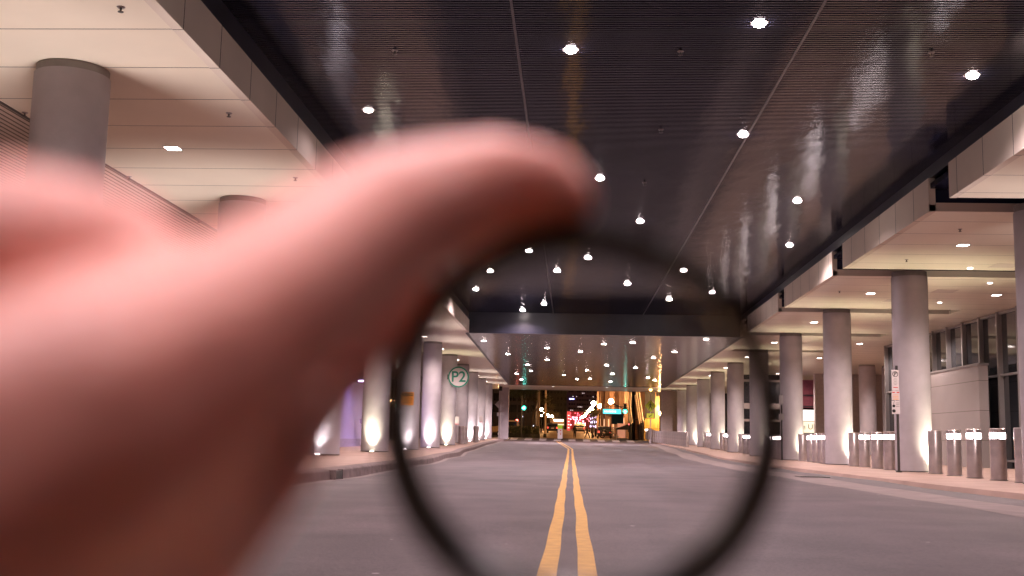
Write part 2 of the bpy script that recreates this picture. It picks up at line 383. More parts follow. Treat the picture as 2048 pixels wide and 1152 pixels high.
for a, c in slots:
    P('slot_lining', lambda b: (box2(b, rx(a)+.05, 12.38, a-.05, c+.05, 5.50, 5.6), box2(b, rx(a)+.13, 12.38, c+.03, c+.06, ZS+.165, 5.49), box2(b, rx(a)+.13, 12.38, a-.05, a-.02, ZS+.13, 5.49)), M['ribs'])
P('soffit', lambda b: box2(b, 12.402, 21.5, -30, 91.49, ZS, ZS+.12), M['soffit'])
P('soffit', lambda b: box2(b, 12.402, 21.5, 91.5, 99.5, ZS, ZS+.12), M['soffit'])
P('upper_fascia', lambda b: prism(b, [(rx(-30)+.03, -30), (rx(-30)+.13, -30), (rx(YE)+.13, YE-.01), (rx(YE)+.03, YE-.01)], 5.702, 6.1, 'Z'), M['navy'])

# ------------------------------------------------------------------ columns
def make_column(zb):
    t = empty('column', (0, 0, 0))
    h = ZS-zb
    def sh(b): lathe(b, [(.441, 0), (.441, h-.10)], 56)
    one('shaft', sh, M['column'], t, True)
    one('collar', lambda b: lathe(b, [(.425, h-.10), (.425, h+.03)], 56), M['collar'], t, True)
    one('base_joint', lambda b: lathe(b, [(.452, 0), (.452, .02), (.441, .024)], 56), M['steel_dark'], t, True)
    return t
def uplight(x, y, z, m, lc, label, pw, d, wide=95):
    t = empty('ground_uplight', (x, y, z), label, 'uplight', 'uplights at the foot of the columns')
    one('rim', lambda b: lathe_closed(b, [(.10, 0), (.10, .012), (.078, .016)], 24), M['rim'], t, True)
    one('lens', lambda b: lathe_closed(b, [(.066, .0165), (.045, .026)], 20), m, t, True)
    spot('uplight_beam', (0, 0, .08), pw*.95, lc, wide, .8, d, t, .26)
    return t
WHT, YEL = (1, .88, .88), (1, .93, .66)
for k in range(11):
    y = 13.08+7.696*k; x = -6.1-.0085*(y-13.1); zb = gz(y)+.2
    x -= (.05, .08, .05, 0)[min(k, 3)]; y -= (.12, .3, .1, 0)[min(k, 3)]
    c = make_column(zb); c.location = (x, y, zb)
    tag(c, f'{ORD[k]} round concrete column along the left pavement, counted from the camera', 'column', 'concrete columns on the left pavement')
    if k in (7,): continue
    m, lc = (M['up_y'], YEL) if k in (3, 6) else (M['up_w'], WHT)
    uplight(x+.02, y-.62, zb+.001, m, lc, f'round ground uplight in front of the {ORD[k]} column on the left pavement', 800, (0.0, .10, 1))
for k in range(10):
    y = RCOL[0]+8.243*k; x = 8.44+.0117*(y-20.4); zb = gz(y)+.1
    c = make_column(zb); c.location = (x, y, zb)
    tag(c, f'{ORD[k]} round concrete column along the right pavement, counted from the camera', 'column', 'concrete columns on the right pavement')
    uplight(x+.40, y-.45, zb+.001, M['up_y'] if k % 2 else M['up_w'], YEL if k else WHT, f'round ground uplight at the right foot of the {ORD[k]} column on the right pavement', 800, (-.09, .09, 1))
for i, (x, y) in enumerate([(16.0, 61.7), (17.4, 62.3)]):
    c = make_column(gz(y)+.1); c.location = (x, y, gz(y)+.1)
    tag(c, ['pale round column deeper in on the right, standing alone before the pale wall', 'half hidden round column deeper in on the right, just left of the parking sign'][i], 'column', 'columns deeper in on the right')

# ------------------------------------------------------------------ ceiling downlights
NEAR = [[2.29, 13.61], [-0.07, 14.59], [-3.34, 17.43], [5.6, 15.6], [2.87, 18.75], [0.52, 22.07], [4.82, 24.01], [1.59, 26.48], [5.71, 29.53], [-1.23, 30.91], [0.43, 31.99], [-0.49, 34.58], [3.38, 34.14], [1.83, 37.28], [-3.42, 39.21], [4.87, 39.13], [3.56, 41.25], [-1.1, 43.19], [-2.03, 45.5]]
HID = [[-2.4, 22.5], [-2.9, 28.3], [-2.6, 34.8], [-1.9, 9.6], [3.1, 8.4], [0.4, 5.0], [-1.5, .3], [.5, -.4], [-.5, 1.4]]  # those around the camera are unseen, added to light hand and near road
FARL = [[-3.98, 50.32], [-3.31, 57.98], [-1.18, 53.81], [-1.35, 61.78], [-2.61, 66.11], [-2.61, 72.34], [-3.69, 75.57], [-3.69, 82.94], [-0.51, 76.28], [0.43, 55.71], [0.97, 70.53], [0.41, 81.14], [1.32, 80.25], [1.45, 50.97], [2.02, 65.4], [2.68, 73.93], [2.9, 83.73], [2.7, 49.81], [3.81, 67.03], [4.28, 58.79], [5.26, 77.44], [5.96, 80.62], [4.99, 54.72], [5.69, 47.8]]
def downlight(x, y, z, r, m, pw, label, group, wide=150, dp=.011):
    t = empty('ceiling_downlight', (x, y, z), label, 'downlight', group)
    def rim(b):
        rg = lathe(b, [(r*1.0, -.004), (r*1.35, -.004), (r*1.35, .0), (r*1.0, .02)], 24)
    one('rim', rim, M['rim'], t, True)
    one('lens', lambda b: lathe_closed(b, [(r, -.002), (r*.8, -.7*dp), (r*.35, -dp)], 20), m, t, True)
    spot('downlight_beam', (0, 0, -.09), pw, LAMP_TINT, wide, .5, (0, 0, -1), t, .08)
    return t
lanes = {}
allnear = sorted([(y, x, False) for x, y in NEAR]+[(y, x, True) for x, y in HID])
for y, x, hid in allnear:
    s = 'left' if x < -.79 else ('right' if x > 2.95 else 'middle')
    n = lanes.get(s, 0)
    if y > 12: lanes[s] = n+1
    lab = f'{ORD[n]} round downlight from the camera in the {s} strip of the near ribbed ceiling' if y > 12 else f'added unseen downlight in the ribbed ceiling above the camera, {dict([(9.6, "farthest left of three"), (8.4, "farthest right of three"), (5.0, "middle one")]).get(y, {0.3: "overhead to the left", -.4: "overhead to the right", 1.4: "overhead just ahead"}.get(y))}'
    pw = 40 if (x, y) == (-3.34, 17.43) else 220 if x > 4.8 else 460
    if y < 2: downlight(x, y, ZC, .062, M['lamp'], 800 if y == 1.4 else 400, lab, 'downlights in the near ribbed ceiling', 66)  # overhead lamps added out of view to light the hand from above
    else: downlight(x, y, ZC, .085 if y < 30 else .10, M['lamp_dim'] if pw == 40 else M['lamp'], pw*.95, lab, 'downlights in the near ribbed ceiling', 150, .05)
n2 = {'left': 0, 'right': 0}
for x, y in sorted(FARL, key=lambda q: q[1]):
    s = 'left' if x < 1.2 else 'right'
    downlight(x, y, ZS-.013, .105+.0006*(y-45), M['lamp'], 260, f'{ORD[n2[s]]} round downlight from the near edge in the {s} half of the far ribbed panel', 'downlights in the far ribbed panel')
    n2[s] += 1
def squarelight(x, y, z, label, pw=190, s=.105, m=None, grp='square downlights in the pale soffits', lit=True):
    t = empty('soffit_downlight', (x, y, z), label, 'downlight', grp)
    def fr(b):
        for a, c in ((-1, 0), (1, 0)): box(b, (a*s*1.08, 0, -.004), (s*.16, s*2.32, .012))
        for c in (-1, 1): box(b, (0, c*s*1.08, -.004), (s*1.999, s*.16, .012))
    one('frame', fr, M['rim'], t)
    one('lens', lambda b: box(b, (0, 0, -.006), (s*1.96, s*1.96, .008)), m or M['lamp_big'], t)
    if lit: spot('downlight_beam', (0, 0, -.07), pw, (1, .79, .74), 155, .5, (0, 0, -1), t, .1)
for k, (x, y) in enumerate([(-6.24, 16.68), (-6.42, 24.5), (-6.44, 32.4), (-6.46, 40.4), (-6.47, 48.78), (-6.5, 55.6), (-6.5, 63.3), (-6.6, 71), (-6.6, 78.7), (-6.6, 86.4)]):
    squarelight(x, y, ZS, f'{ORD[k]} small square downlight from the camera in the left pale soffit', 680)
squarelight(-6.2, 8.7, ZS, 'square downlight in the left pale soffit above and beside the camera', 700)
RSO = [(8.44, 24.42), (8.58, 32.52), (8.67, 40.5), (8.76, 48.89), (8.9, 57.44), (9.0, 66), (9.1, 74), (9.2, 82)]
for k, (x, y) in enumerate(RSO):
    squarelight(x, y, ZS, f'{ORD[k]} square downlight from the camera in the row over the right columns', 700)
squarelight(8.4, 16.2, ZS, 'square downlight of the right soffit just outside the top right corner', 700)
for k, (x, y) in enumerate([(12.0, 24.4), (12.11, 32.46), (12.3, 40.6), (12.38, 48.84), (12.51, 57.34), (12.82, 70.7)]):
    squarelight(x, y, ZS, f'{ORD[k]} square downlight from the camera in the row nearer the right glass wall', 580)
squarelight(15.84, 57.14, ZS, 'square downlight just above the lone pale column deeper in on the right', 580)
for (x, y, lab) in [(9.69, 27.60, 'small dim round light at the edge of the dark slot beside the second right column'), (11.07, 30.1, 'tiny dim light in the right soffit ahead of the nearer glass bays'), (11.13, 34.37, 'tiny dim light in the right soffit beyond the second column, left of a square light')]:
    t = empty('soffit_light', (x, y, ZS), lab, 'small light', 'tiny lights in the right soffit')
    one('lens', lambda b: lathe_closed(b, [(.07, -.001), (.05, -.02)], 16), M['lamp_dim'], t, True)
for (u, v, lab) in [(1062, 770, 'leftmost'), (1106, 769, 'second from left of the'), (1106.5, 773, 'third from left of the'), (1175, 771, 'centre'), (1214, 775, 'second from right of the'), (1278, 774, 'rightmost')]:
    p = at(u, v, z=ZS); p.y = min(p.y, 98.6)
    downlight(p.x, p.y, ZS, .09, M['lamp_dim'], 900, f'{lab} small downlight in the pale strip at the far canopy edge', 'small downlights at the far canopy edge')
# sprinkler heads
def sprinkler(x, y, z, lab):
    t = empty('sprinkler_head', (x, y, z), lab, 'sprinkler', 'sprinkler heads in the ceilings')
    one('escutcheon', lambda b: lathe_closed(b, [(.045, -.001), (.03, -.014)], 16), M['rim'], t, True)
    one('deflector', lambda b: (cyl(b, (0, 0, -.014), (0, 0, -.05), .012, n=8), cyl(b, (0, 0, -.05), (0, 0, -.056), .03, n=12)), M['steel_dark'], t)
for (u, v, z, lab) in [(242, 14, ZS, 'sprinkler head in the left soffit before the first seam'), (50, 225, ZS, 'sprinkler head left of the nearest left column'), (458, 226, ZS, 'sprinkler head in the left soffit close to the fascia, right of the nearest column'), (591, 355, ZS, 'sprinkler head near the fascia above the second left column'), (398, 440, ZS, 'sprinkler head left of the second left column'), (259, 353, ZS, 'sprinkler head right of the nearest left column, by the ribbed side ceiling'),
    (790, 101, ZC, 'sprinkler head in the left strip of the ribbed ceiling'), (1361, 103, ZC, 'sprinkler head between the two nearest lamps of the ribbed ceiling'), (1863, 105, ZC, 'sprinkler head near the right lamp of the ribbed ceiling'), (1322, 259, ZC, 'sprinkler head in the dark centre of the ribbed ceiling'), (1289, 365, ZC, 'sprinkler head farthest along the middle strip of ribbed ceiling'),
    (1920, 458, ZS, 'sprinkler head in the right soffit above the square light'), (1813, 519, ZS, 'sprinkler head in the right soffit just before the second column'), (1679, 582, ZS, 'sprinkler head in the right soffit between second and third columns')]:
    p = at(u, v, z=z); sprinkler(p.x, p.y, z, lab)
# flat access panels on the right soffit
for (u, v, lab) in [(1790, 601, 'thin access hatch outline in the right soffit beyond the second column'), (1890, 582, 'thin access hatch outline right of the second right column'), (2010, 531, 'thin access hatch outline near the right picture edge')]:
    p = at(u, v, z=ZS)
    t = tag(one('access_hatch', lambda b: (box(b, (0, 0, -.003), (.6, .6, .006))), mat('hatch', (.66, .57, .50), .5, noise=.03), loc=(p.x, p.y, ZS)), lab, 'hatch', 'access hatches in the right soffit')

# ------------------------------------------------------------------ bollards
def bollard_proto(lit, name='bollard'):
    t = empty(name, (0, 0, 0)); r = .15; h = 1.0
    if lit:
        one('post', lambda b: lathe_closed(b, [(r, 0), (r, .80)], 32), M['steel'], t, True)
        one('light_band', lambda b: lathe(b, [(r-.012, .80), (r-.012, .915)], 32), M['band'], t, True)
        def ribs(b):
            for i in range(4):
                a = math.pi/4+i*math.pi/2; box(b, ((r-.008)*math.cos(a), (r-.008)*math.sin(a), .8575), (.028, .028, .115), Matrix.Rotation(a, 3, 'Z'))
        one('band_divider', ribs, M['steel'], t)
        one('cap', lambda b: lathe_closed(b, [(r, .915), (r, h-.012), (r-.012, h)], 32), M['steel'], t, True)
    else:
        one('post', lambda b: lathe_closed(b, [(r, 0), (r, h-.012), (r-.012, h)], 32), M['steel'], t, True)
    one('base_ring', lambda b: lathe(b, [(r+.02, 0), (r+.02, .008), (r, .012)], 32), M['steel_dark'], t, True)
    return t
BL = [None, None]
def put_bollard(lit, x, y, z, label, group='steel bollards on the right pavement'):
    if BL[lit] is None: BL[lit] = bollard_proto(lit); o = BL[lit]
    else: o = copy_tree(BL[lit])
    o.location = (x, y, z); tag(o, label, 'bollard', group); o.rotation_euler.z = .45
    return o
for (u, Y, lit, lab) in [(1870, 26.9, 0, 'plain steel bollard touching the right edge of the second right column'), (1908, 25.4, 1, 'first lit steel bollard right of the second right column'), (1948, 23.8, 1, 'second lit steel bollard right of the second right column'), (1996, 22.5, 1, 'third lit steel bollard right of the second right column, nearest the picture edge'), (2046, 21.3, 0, 'plain steel bollard cut by the right picture edge')]:
    p = at(u, 900, Y=Y); put_bollard(lit, p.x, Y, .10, lab)
for (u, Y, lit, lab) in [(1707.5, 34.6, 0, 'plain steel bollard just right of the third right column'), (1729, 33.4, 1, 'first lit bollard of the four between second and third right columns'), (1754, 31.8, 1, 'second lit bollard between second and third right columns'), (1778.5, 30.4, 1, 'third lit bollard between second and third right columns, beside the parking sign pole')]:
    p = at(u, 900, Y=Y); put_bollard(lit, p.x, Y, .10, lab)
for b_, (us, Y0, Y1) in enumerate([((1605, 1622, 1633, 1644, 1654), 43.0, 37.6), ((1534, 1544, 1552, 1561), 51.5, 46.6), ((1483, 1492, 1500, 1508), 60, 55), ((1445, 1452, 1458), 68.5, 64), ((1413, 1418, 1424), 77, 73)]):
    for i, u in enumerate(us):
        Y = Y0+(Y1-Y0)*i/(len(us)-1); p = at(u, 900, Y=Y)
        put_bollard(1 if i else 0, p.x, Y, gz(Y)+.10, (f'plain steel bollard just right of the {ORD[b_+3]} right column' if i == 0 else f'{["", "first", "second", "third", "fourth"][i]} lit bollard right of the {ORD[b_+3]} right column'))
for i in range(20):
    t_ = i/19; Y = 76+26*t_; x = 7.75-.9*t_+.35*math.sin(math.pi*t_)
    put_bollard(1 if i == 19 else 0, x, Y, gz(Y)+.10, f'{ORD[i]} steel bollard of the long close row by the crossing sign' if i != 19 else 'lit bollard at the far left end of the long close row by the crossing sign', 'close row of bollards by the crossing')
for (u, Y, lab) in [(922, 62.5, 'left plain bollard standing behind the column with the round parking sign'), (928, 64.0, 'right plain bollard of the pair behind the column with the round parking sign'), (951, 71.0, 'plain bollard beside the eighth left column'), (953, 72.6, 'farthest plain bollard on the left pavement')]:
    p = at(u, 880, Y=Y); put_bollard(0, p.x, Y, gz(Y)+.2, lab, 'steel bollards on the left pavement')

# ------------------------------------------------------------------ side facades
# left dark shopfront
lf = empty('shopfront', (0, 0, 0), 'dark glazed shopfront behind the left columns', 'building')
def G(y): return gz(y)
one('glass', lambda b: box2(b, -11.02, -11.0, 8, 98, .0, 5.1), M['glass_dark'], lf)
def mul(b):
    y = 9.
    while y < 98:
        box2(b, -11.0, -10.9, y, y+.07, .2, 5.1); y += 1.54
    for z in (2.7, .45, 4.2): box2(b, -10.998, -10.93, 8, 98, z, z+.06)
one('mullions', mul, M['mullion'], lf)
one('wall', lambda b: box2(b, -11.9, -11.4, 8, 98, 0, 5.1), M['wall_dark'], lf)
# purple lit entrance
pe = empty('lit_entrance', (-9.8, 50, .2), 'purple-lit entrance wall glimpsed behind the left columns beside the hand', 'wall')
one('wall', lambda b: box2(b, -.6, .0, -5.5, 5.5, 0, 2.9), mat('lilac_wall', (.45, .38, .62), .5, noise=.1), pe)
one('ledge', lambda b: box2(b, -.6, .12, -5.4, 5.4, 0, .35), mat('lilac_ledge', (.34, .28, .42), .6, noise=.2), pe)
one('basin', lambda b: lathe_closed(b, [(.12, .9), (.30, 1.05), (.34, 1.25), (.30, 1.27)], 24, (.55, .8, 0)), M['steel'], pe, True)
one('pedestal', lambda b: box(b, (.55, .8, .45), (.34, .34, .9)), mat('stone_speckle', (.3, .25, .34), .5, noise=.5, nscale=30), pe)
one('ceiling_lamp', lambda b: box(b, (.7, -1, 2.88), (.5, .25, .05)), emi('violet_lamp', (.62, .45, 1), 25), pe)
l = bpy.data.lights.new('entrance_lamp', 'AREA'); l.energy = 60; l.color = (.60, .42, 1); l.size = 1.2
o = bpy.data.objects.new('entrance_lamp', l); COL.objects.link(o); o.parent = pe; o.location = (.9, -1, 2.8)
o.rotation_euler = (0, R(-15), 0)
one('lamp_arm', lambda b: box2(b, -.2, .96, -1.05, -.95, 2.93, 2.98), M['mullion'], pe)
# lit notice panels in left facade
for (u, v, Y, w_, h_, c, s, lab) in [(797, 726, 52, .18, .5, (1, .95, .8), 1.2, 'small cream lit window high between left columns'), (795, 812, 52, .22, .16, (.2, 1, .75), 1.2, 'small green lit notice in the dark left shopfront'), (795, 819, 52, .2, .2, (.8, .8, .9), .7, 'small white notice under the green one in the left shopfront')]:
    p = at(u, v, Y=Y); o = one('lit_notice', lambda b: (box(b, (0, 0, 0), (w_, .05, h_))), emi('notice'+lab[:12], c, s), None, loc=(p.x, Y, p.z)); tag(o, lab, 'notice')
    o.parent = None
# slim facade posts behind the left columns
for (u, Y, sd) in [(853, 62, 'thicker'), (848, 63, 'left')]:
    p = at(u, 800, Y=Y); tag(one('facade_post', lambda b: (box2(b, -.09, .09, -.09, .09, 0, ZS-gz(Y)-.22), box2(b, -.13, .13, -.13, .13, 0, .06)), M['wall_pink'], loc=(p.x, Y, gz(Y)+.21)), f'slim pale post between the fifth and sixth left columns, {"right" if u == 853 else "left"} one of the pair', 'post', 'slim posts behind left columns')

# right glass facade and wall
rf = empty('glass_facade', (0, 0, 0), 'tall glazed lobby wall behind the right columns', 'building')
GX = 13.75
one('glass', lambda b: box2(b, GX, GX+.03, 20, 49.5, .1, 5.06), M['glass_dark'], rf)
def mull(b):
    y = 20.3
    while y < 49.5:
        box2(b, GX-.16, GX-.002, y, y+.09, .1, 5.06); y += 1.62
    for z in (3.0, .3, 4.98): box2(b, GX-.10, GX-.003, 20, 49.5, z, z+.07)
one('mullions', mull, M['mullion'], rf)
def inner(b):
    box2(b, GX+6, GX+6.2, 20, 50, 0, 5)
one('inner_wall', inner, mat('inner_wall', (.25, .22, .2), .7, noise=.2, nscale=.5), rf)
wl = empty('panelled_wall', (0, 0, 0), 'grey panelled low wall in front of the right glass facade', 'wall')
one('panel', lambda b: box2(b, 13.0, 13.3, 36.6, 44.8, .1, 3.35), M['wall_panel'], wl)
one('coping', lambda b: box2(b, 12.98, 13.32, 36.55, 44.85, 3.352, 3.42), M['mullion'], wl)
# back walls beyond the right bays
bw = empty('back_wall', (0, 0, 0), 'pale wall with openings beyond the right columns', 'wall')
one('wall', lambda b: (box2(b, 17.0, 21.4, 69.9, 70.3, .2, 5.06), box2(b, 14.95, 15.7, 69.9, 70.3, .2, 5.06), box2(b, 13.35, 13.85, 69.9, 70.3, .2, 5.06), box2(b, 15.7, 17.0, 69.9, 70.3, .2, 3.4)), M['wall_pink'], bw)
one('dark_glazing', lambda b: (box2(b, 9.9, 13.34, 72, 72.2, .2, 5.06), box2(b, 15.7, 17.0, 71, 71.2, 3.4, 5.06)), M['glass_dark'], bw)
one('rail', lambda b: (box2(b, 9.9, 13.3, 71.9, 71.95, 2.9, 3.25), box2(b, 9.9, 13.3, 71.9, 71.95, 4.6, 4.75), box2(b, 9.9, 13.3, 71.9, 71.95, 2.1, 2.25)), M['wall_pink'], bw)
sf = empty('shop_sign', (14.4, 70.6, 0), 'cream lit shop sign reading "The UR" seen between two grey posts on the right', 'sign')
one('panel', lambda b: box2(b, -.9, .9, 0, .12, 1.45, 2.15), emi('sign_cream', (1, .88, .66), 1.1), sf)
one('lit_top', lambda b: box2(b, -.9, .9, -.01, .12, 2.2, 2.85), emi('sign_bright', (1, .93, .85), 2.2), sf)
one('lower_panel', lambda b: box2(b, -.9, .9, 0, .12, .3, 1.4), M['sign_white'], sf)
text('lettering', 'The UR', .46, M['black'], (.10, -.02, 1.80), sf)
bn = empty('red_banner', (14.4, 71.3, 0), 'dark red banner hanging behind the gap above the lit sign', 'banner')
one('cloth', lambda b: box2(b, -.9, .9, 0, .03, 3.0, 4.75), mat('red_glow_cloth', (.14, .03, .04), .8, noise=.2, emis=(.3, .06, .08), estr=.03), bn)  # cloth lifted by a faint glow of its own
one('bar', lambda b: (box2(b, -.9, .9, -.02, -.002, 3.05, 3.12), box2(b, -.9, .9, -.02, -.002, 3.75, 3.82)), M['black'], bn)
vs = empty('violet_strip', (13.88, 70.25, 0), 'thin violet light strip on the edge of the right opening', 'light strip')
one('strip', lambda b: box2(b, 0, .05, 0, .05, 2.4, 4.9), emi('violet_strip', (.4, .35, 1), 2.5), vs)
bwn = empty('blue_window', (16.35, 70.9, 0), 'small blue lit window beside the lone pale column', 'window')
one('pane', lambda b: box2(b, -.62, .25, 0, .05, 3.45, 4.5), emi('blue_pane', (.32, .36, .95), 1.0), bwn)
one('frame', lambda b: (box2(b, -.66, .4, -.04, -.01, 4.42, 4.55), box2(b, .25, .40, -.04, -.01, 3.42, 4.4)), M['navy'], bwn)

# ------------------------------------------------------------------ signs on the columns
c6 = (-6.1-.0085*(59.25-13.1), 59.26)
ps = at(917, 754, Y=58.55)
p2 = empty('parking_sign', (ps.x, 58.55, ps.z), 'round white sign with green ring reading P2 on a left column', 'sign')
def disc(b, r0, r1, y0, y1, n=64):
    rings = []
    for (r, y) in ((r0, y0), (r1, y0), (r1, y1), (r0, y1)):
        rings.append([b.verts.new((r*math.cos(2*math.pi*i/n), y, r*math.sin(2*math.pi*i/n))) for i in range(n)])
    for a, c in zip(rings, rings[1:]+rings[:1]):
        for i in range(n): b.faces.new((a[i], a[(i+1) % n], c[(i+1) % n], c[i]))
one('face', lambda b: cyl(b, (0, 0, 0), (0, .05, 0), .535, n=64), M['sign_white'], p2)
one('green_ring', lambda b: disc(b, .475, .545, -.012, .04), M['green_sign'], p2)
text('lettering', 'P2', .78, M['green_sign'], (0, -.006, -.01), p2, bold=.012)
one('bracket', lambda b: box(b, (-.45, .13, 0), (.3, .16, .25)), M['steel_dark'], p2)
# caution sign
cs = empty('caution_sign', (-6.36+.02, 43.87, 2.16), 'orange caution sign with dark header on the fifth left column', 'sign')
def curved(b, w, z0, z1, r, n=12):
    va = []
    for i in range(n+1):
        a = -w/2/r+w/r*i/n; va.append((r*math.sin(a), -r*math.cos(a)))
    for k, rr in ((0, 1), (1, 1)): pass
    lo = [b.verts.new((x, y, z0)) for x, y in va]; hi = [b.verts.new((x, y, z1)) for x, y in va]
    for i in range(n): b.faces.new((lo[i], lo[i+1], hi[i+1], hi[i]))
    lo2 = [b.verts.new((x*.985, y*.985, z0)) for x, y in va]; hi2 = [b.verts.new((x*.985, y*.985, z1)) for x, y in va]
    for i in range(n): b.faces.new((lo2[i+1], lo2[i], hi2[i], hi2[i+1]))
    b.faces.new((lo[0], hi[0], hi2[0], lo2[0])); b.faces.new((lo[-1], lo2[-1], hi2[-1], hi[-1]))
    for A, B in ((lo, lo2), (hi, hi2)):
        for i in range(n): b.faces.new((A[i], B[i], B[i+1], A[i+1]))
cs.location = (-6.1-.0085*(43.86-13.1)-.0, 43.86, 2.16)
one('plate', lambda b: curved(b, .54, -.25, .25, .452), M['sign_orange'], cs)
one('header', lambda b: curved(b, .48, .10, .21, .458), M['black'], cs)
text('lettering', 'CAUTION', .10, M['sign_orange'], (0, -.462, .155), cs, bold=.002)
def small_lines(b):
    for k, wv in enumerate((.26, .36, .30, .24)): 
        z = .055-.07*k
        x = -wv/2
        while x < wv/2: L = random.uniform(.03, .06); box(b, (x+L/2, -.460+.2*(x+L/2)**2*0, z), (L*.85, .006, .022)); x += L+.012
one('small_print', small_lines, M['black'], cs)
# small notices on column 7 (left) 
for (u, v, Y, lab) in [(914, 841, 58.75, 'small pale notice low on the column with the round parking sign'), (962, 838, 73.0, 'tiny notice low on a far left column')]:
    p = at(u, v, Y=Y); t = empty('notice', (p.x, Y, p.z), lab, 'notice')
    one('plate', lambda b: box(b, (0, 0, 0), (.22, .03, .40)), M['sign_white'], t); one('line', lambda b: box(b, (0, -.017, -.19), (.22, .006, .02)), M['sign_red'], t)
# parking sign on pole (right)
pp = at(1797, 900, Y=27.6)
pk = empty('parking_pole', (pp.x, 27.6, .10), 'pole with stacked no-parking signs in front of the second right column', 'sign')
one('pole', lambda b: (cyl(b, (0, 0, 0), (0, 0, 2.55), .032, n=16), cyl(b, (0, 0, 0), (0, 0, .03), .07, n=16)), M['steel_dark'], pk)
hz = 875+(1797-1143)*.0212+5
def zz(v): return at(1790, v, Y=27.6).z-.10
sx = at(1790, 780, Y=27.6).x-pp.x
s1 = one('sign_plate', lambda b: box2(b, sx-.085, sx+.085, -.045, -.035, zz(781), zz(740)), M['sign_white'], pk)
t0 = text('letter_p', 'P', .12, M['black'], (sx, -.049, zz(748.5)), pk, ext=.001)
def disc_at(b, c, r0, r1, n=32):
    rings = []
    for (r, y) in ((r0, -.050), (r1, -.050), (r1, -.047), (r0, -.047)):
        rings.append([b.verts.new((c[0]+r*math.cos(2*math.pi*i/n), y, c[1]+r*math.sin(2*math.pi*i/n))) for i in range(n)])
    for a, q in zip(rings, rings[1:]+rings[:1]):
        for i in range(n): b.faces.new((a[i], a[(i+1) % n], q[(i+1) % n], q[i]))
one('prohibition_ring', lambda b: (disc_at(b, (sx, zz(748.5)), .055, .068), box(b, (sx, -.0515, zz(748.5)), (.010, .003, .12), Matrix.Rotation(R(40), 3, 'Y'))), M['black'], pk)
one('small_print', lambda b: [box(b, (sx, -.0465, zz(757+3.1*k)), (.06+.03*(k % 2), .003, .010)) for k in range(5)], M['collar'], pk)
one('red_arrow', lambda b: box(b, (sx, -.0465, zz(775)), (.11, .003, .018)), M['sign_red'], pk)
one('sign_plate', lambda b: box2(b, sx-.095, sx+.095, -.048, -.036, zz(800.5), zz(781.5)), M['sign_white'], pk)
one('red_arrow', lambda b: (box(b, (sx-.05, -.0495, zz(785)), (.06, .003, .026)), box(b, (sx+.055, -.0495, zz(785)), (.06, .003, .026))), M['sign_red'], pk)
one('small_print', lambda b: [box(b, (sx, -.0495, zz(790+3*k)), (.13, .003, .010)) for k in range(4)], M['sign_orange'], pk)
one('sign_plate', lambda b: box2(b, sx-.095, sx+.095, -.046, -.036, zz(828), zz(801.5)), M['sign_white'], pk)
one('towing_symbol', lambda b: (sph(b, (sx-.05, -.047, zz(812)), .035, 12, (1, .12, 1)), sph(b, (sx-.05, -.047, zz(822)), .042, 12, (1, .12, 1)), box(b, (sx-.045, -.047, zz(805)), (.008, .004, .09), Matrix.Rotation(R(12), 3, 'Y'))), M['black'], pk)
one('small_print', lambda b: [box(b, (sx+.04, -.0475, zz(806+3.5*k)), (.08, .003, .012)) for k in range(3)], M['collar'], pk)
# slim dark meter pole between 3rd and 4th bays
p_ = at(1564, 900, Y=43.8)
mp_ = empty('meter_pole', (p_.x, 43.8, .1), 'slim dark pole with small sign left of the fourth right column', 'sign')
one('pole', lambda b: cyl(b, (0, 0, 0), (0, 0, 2.5), .03, n=12), M['steel_dark'], mp_)
one('plate', lambda b: (box(b, (-.02, -.04, 2.3), (.16, .01, .36)), box(b, (-.02, -.04, 1.65), (.2, .012, .24))), M['sign_back'], mp_)

# ------------------------------------------------------------------ crossing furniture
def diamond(b, s, y0, y1): prism(b, [(0, -s), (s, 0), (0, s), (-s, 0)], y0, y1, 'Y')
def ped_figure(b, y):
    def seg(a, c, r): 
        a = Vector((a[0], y, a[1])); c = Vector((c[0], y, c[1])); d = (c-a); L = d.length; ang = math.atan2(d.x, d.z)
        box(b, (a+c)/2, (r*2, .006, L), Matrix.Rotation(ang, 3, 'Y'))
    cyl(b, (.0, y-.003, .26), (.0, y+.003, .26), .055, n=16)
    seg((0, .20), (-.01, -.02), .055); seg((-.01, -.02), (.09, -.16), .032); seg((.09, -.16), (.13, -.32), .026)
    seg((-.02, -.02), (-.08, -.18), .032); seg((-.08, -.18), (-.16, -.30), .026)
    seg((.03, .17), (.13, .08), .022); seg((.13, .08), (.18, .0), .02); seg((-.03, .17), (-.12, .09), .022); seg((-.12, .09), (-.13, -.02), .02)
Yc = 95.0; q = at(1301, 812, Y=Yc)
cr = empty('crossing_sign', (q.x, Yc, gz(Yc)+.1), 'lime diamond pedestrian crossing sign with arrow plate on a right pole', 'sign')
zc = q.z-gz(Yc)-.1
one('pole', lambda b: (cyl(b, (0, .06, 0), (0, .06, 4.4), .035, n=12), cyl(b, (0, .06, 0), (0, .06, .25), .11, .05, n=16)), M['sign_back'], cr)
one('diamond_plate', lambda b: diamond(b, .50, 0, .02), M['sign_lime'], cr, loc=(0, 0, zc))
one('border', lambda b: [box(b, (sx_*.235, -.003, sz_*.235), (.64, .006, .014), Matrix.Rotation(sx_*sz_*R(45), 3, 'Y')) for sx_ in (-1, 1) for sz_ in (-1, 1)], M['black'], cr, loc=(0, 0, zc))
one('walking_symbol', lambda b: ped_figure(b, -.006), M['black'], cr, loc=(0, 0, zc))
one('arrow_plate', lambda b: box2(b, -.31, .31, 0, .02, -1.0, -.62), M['sign_lime'], cr, loc=(0, 0, zc))
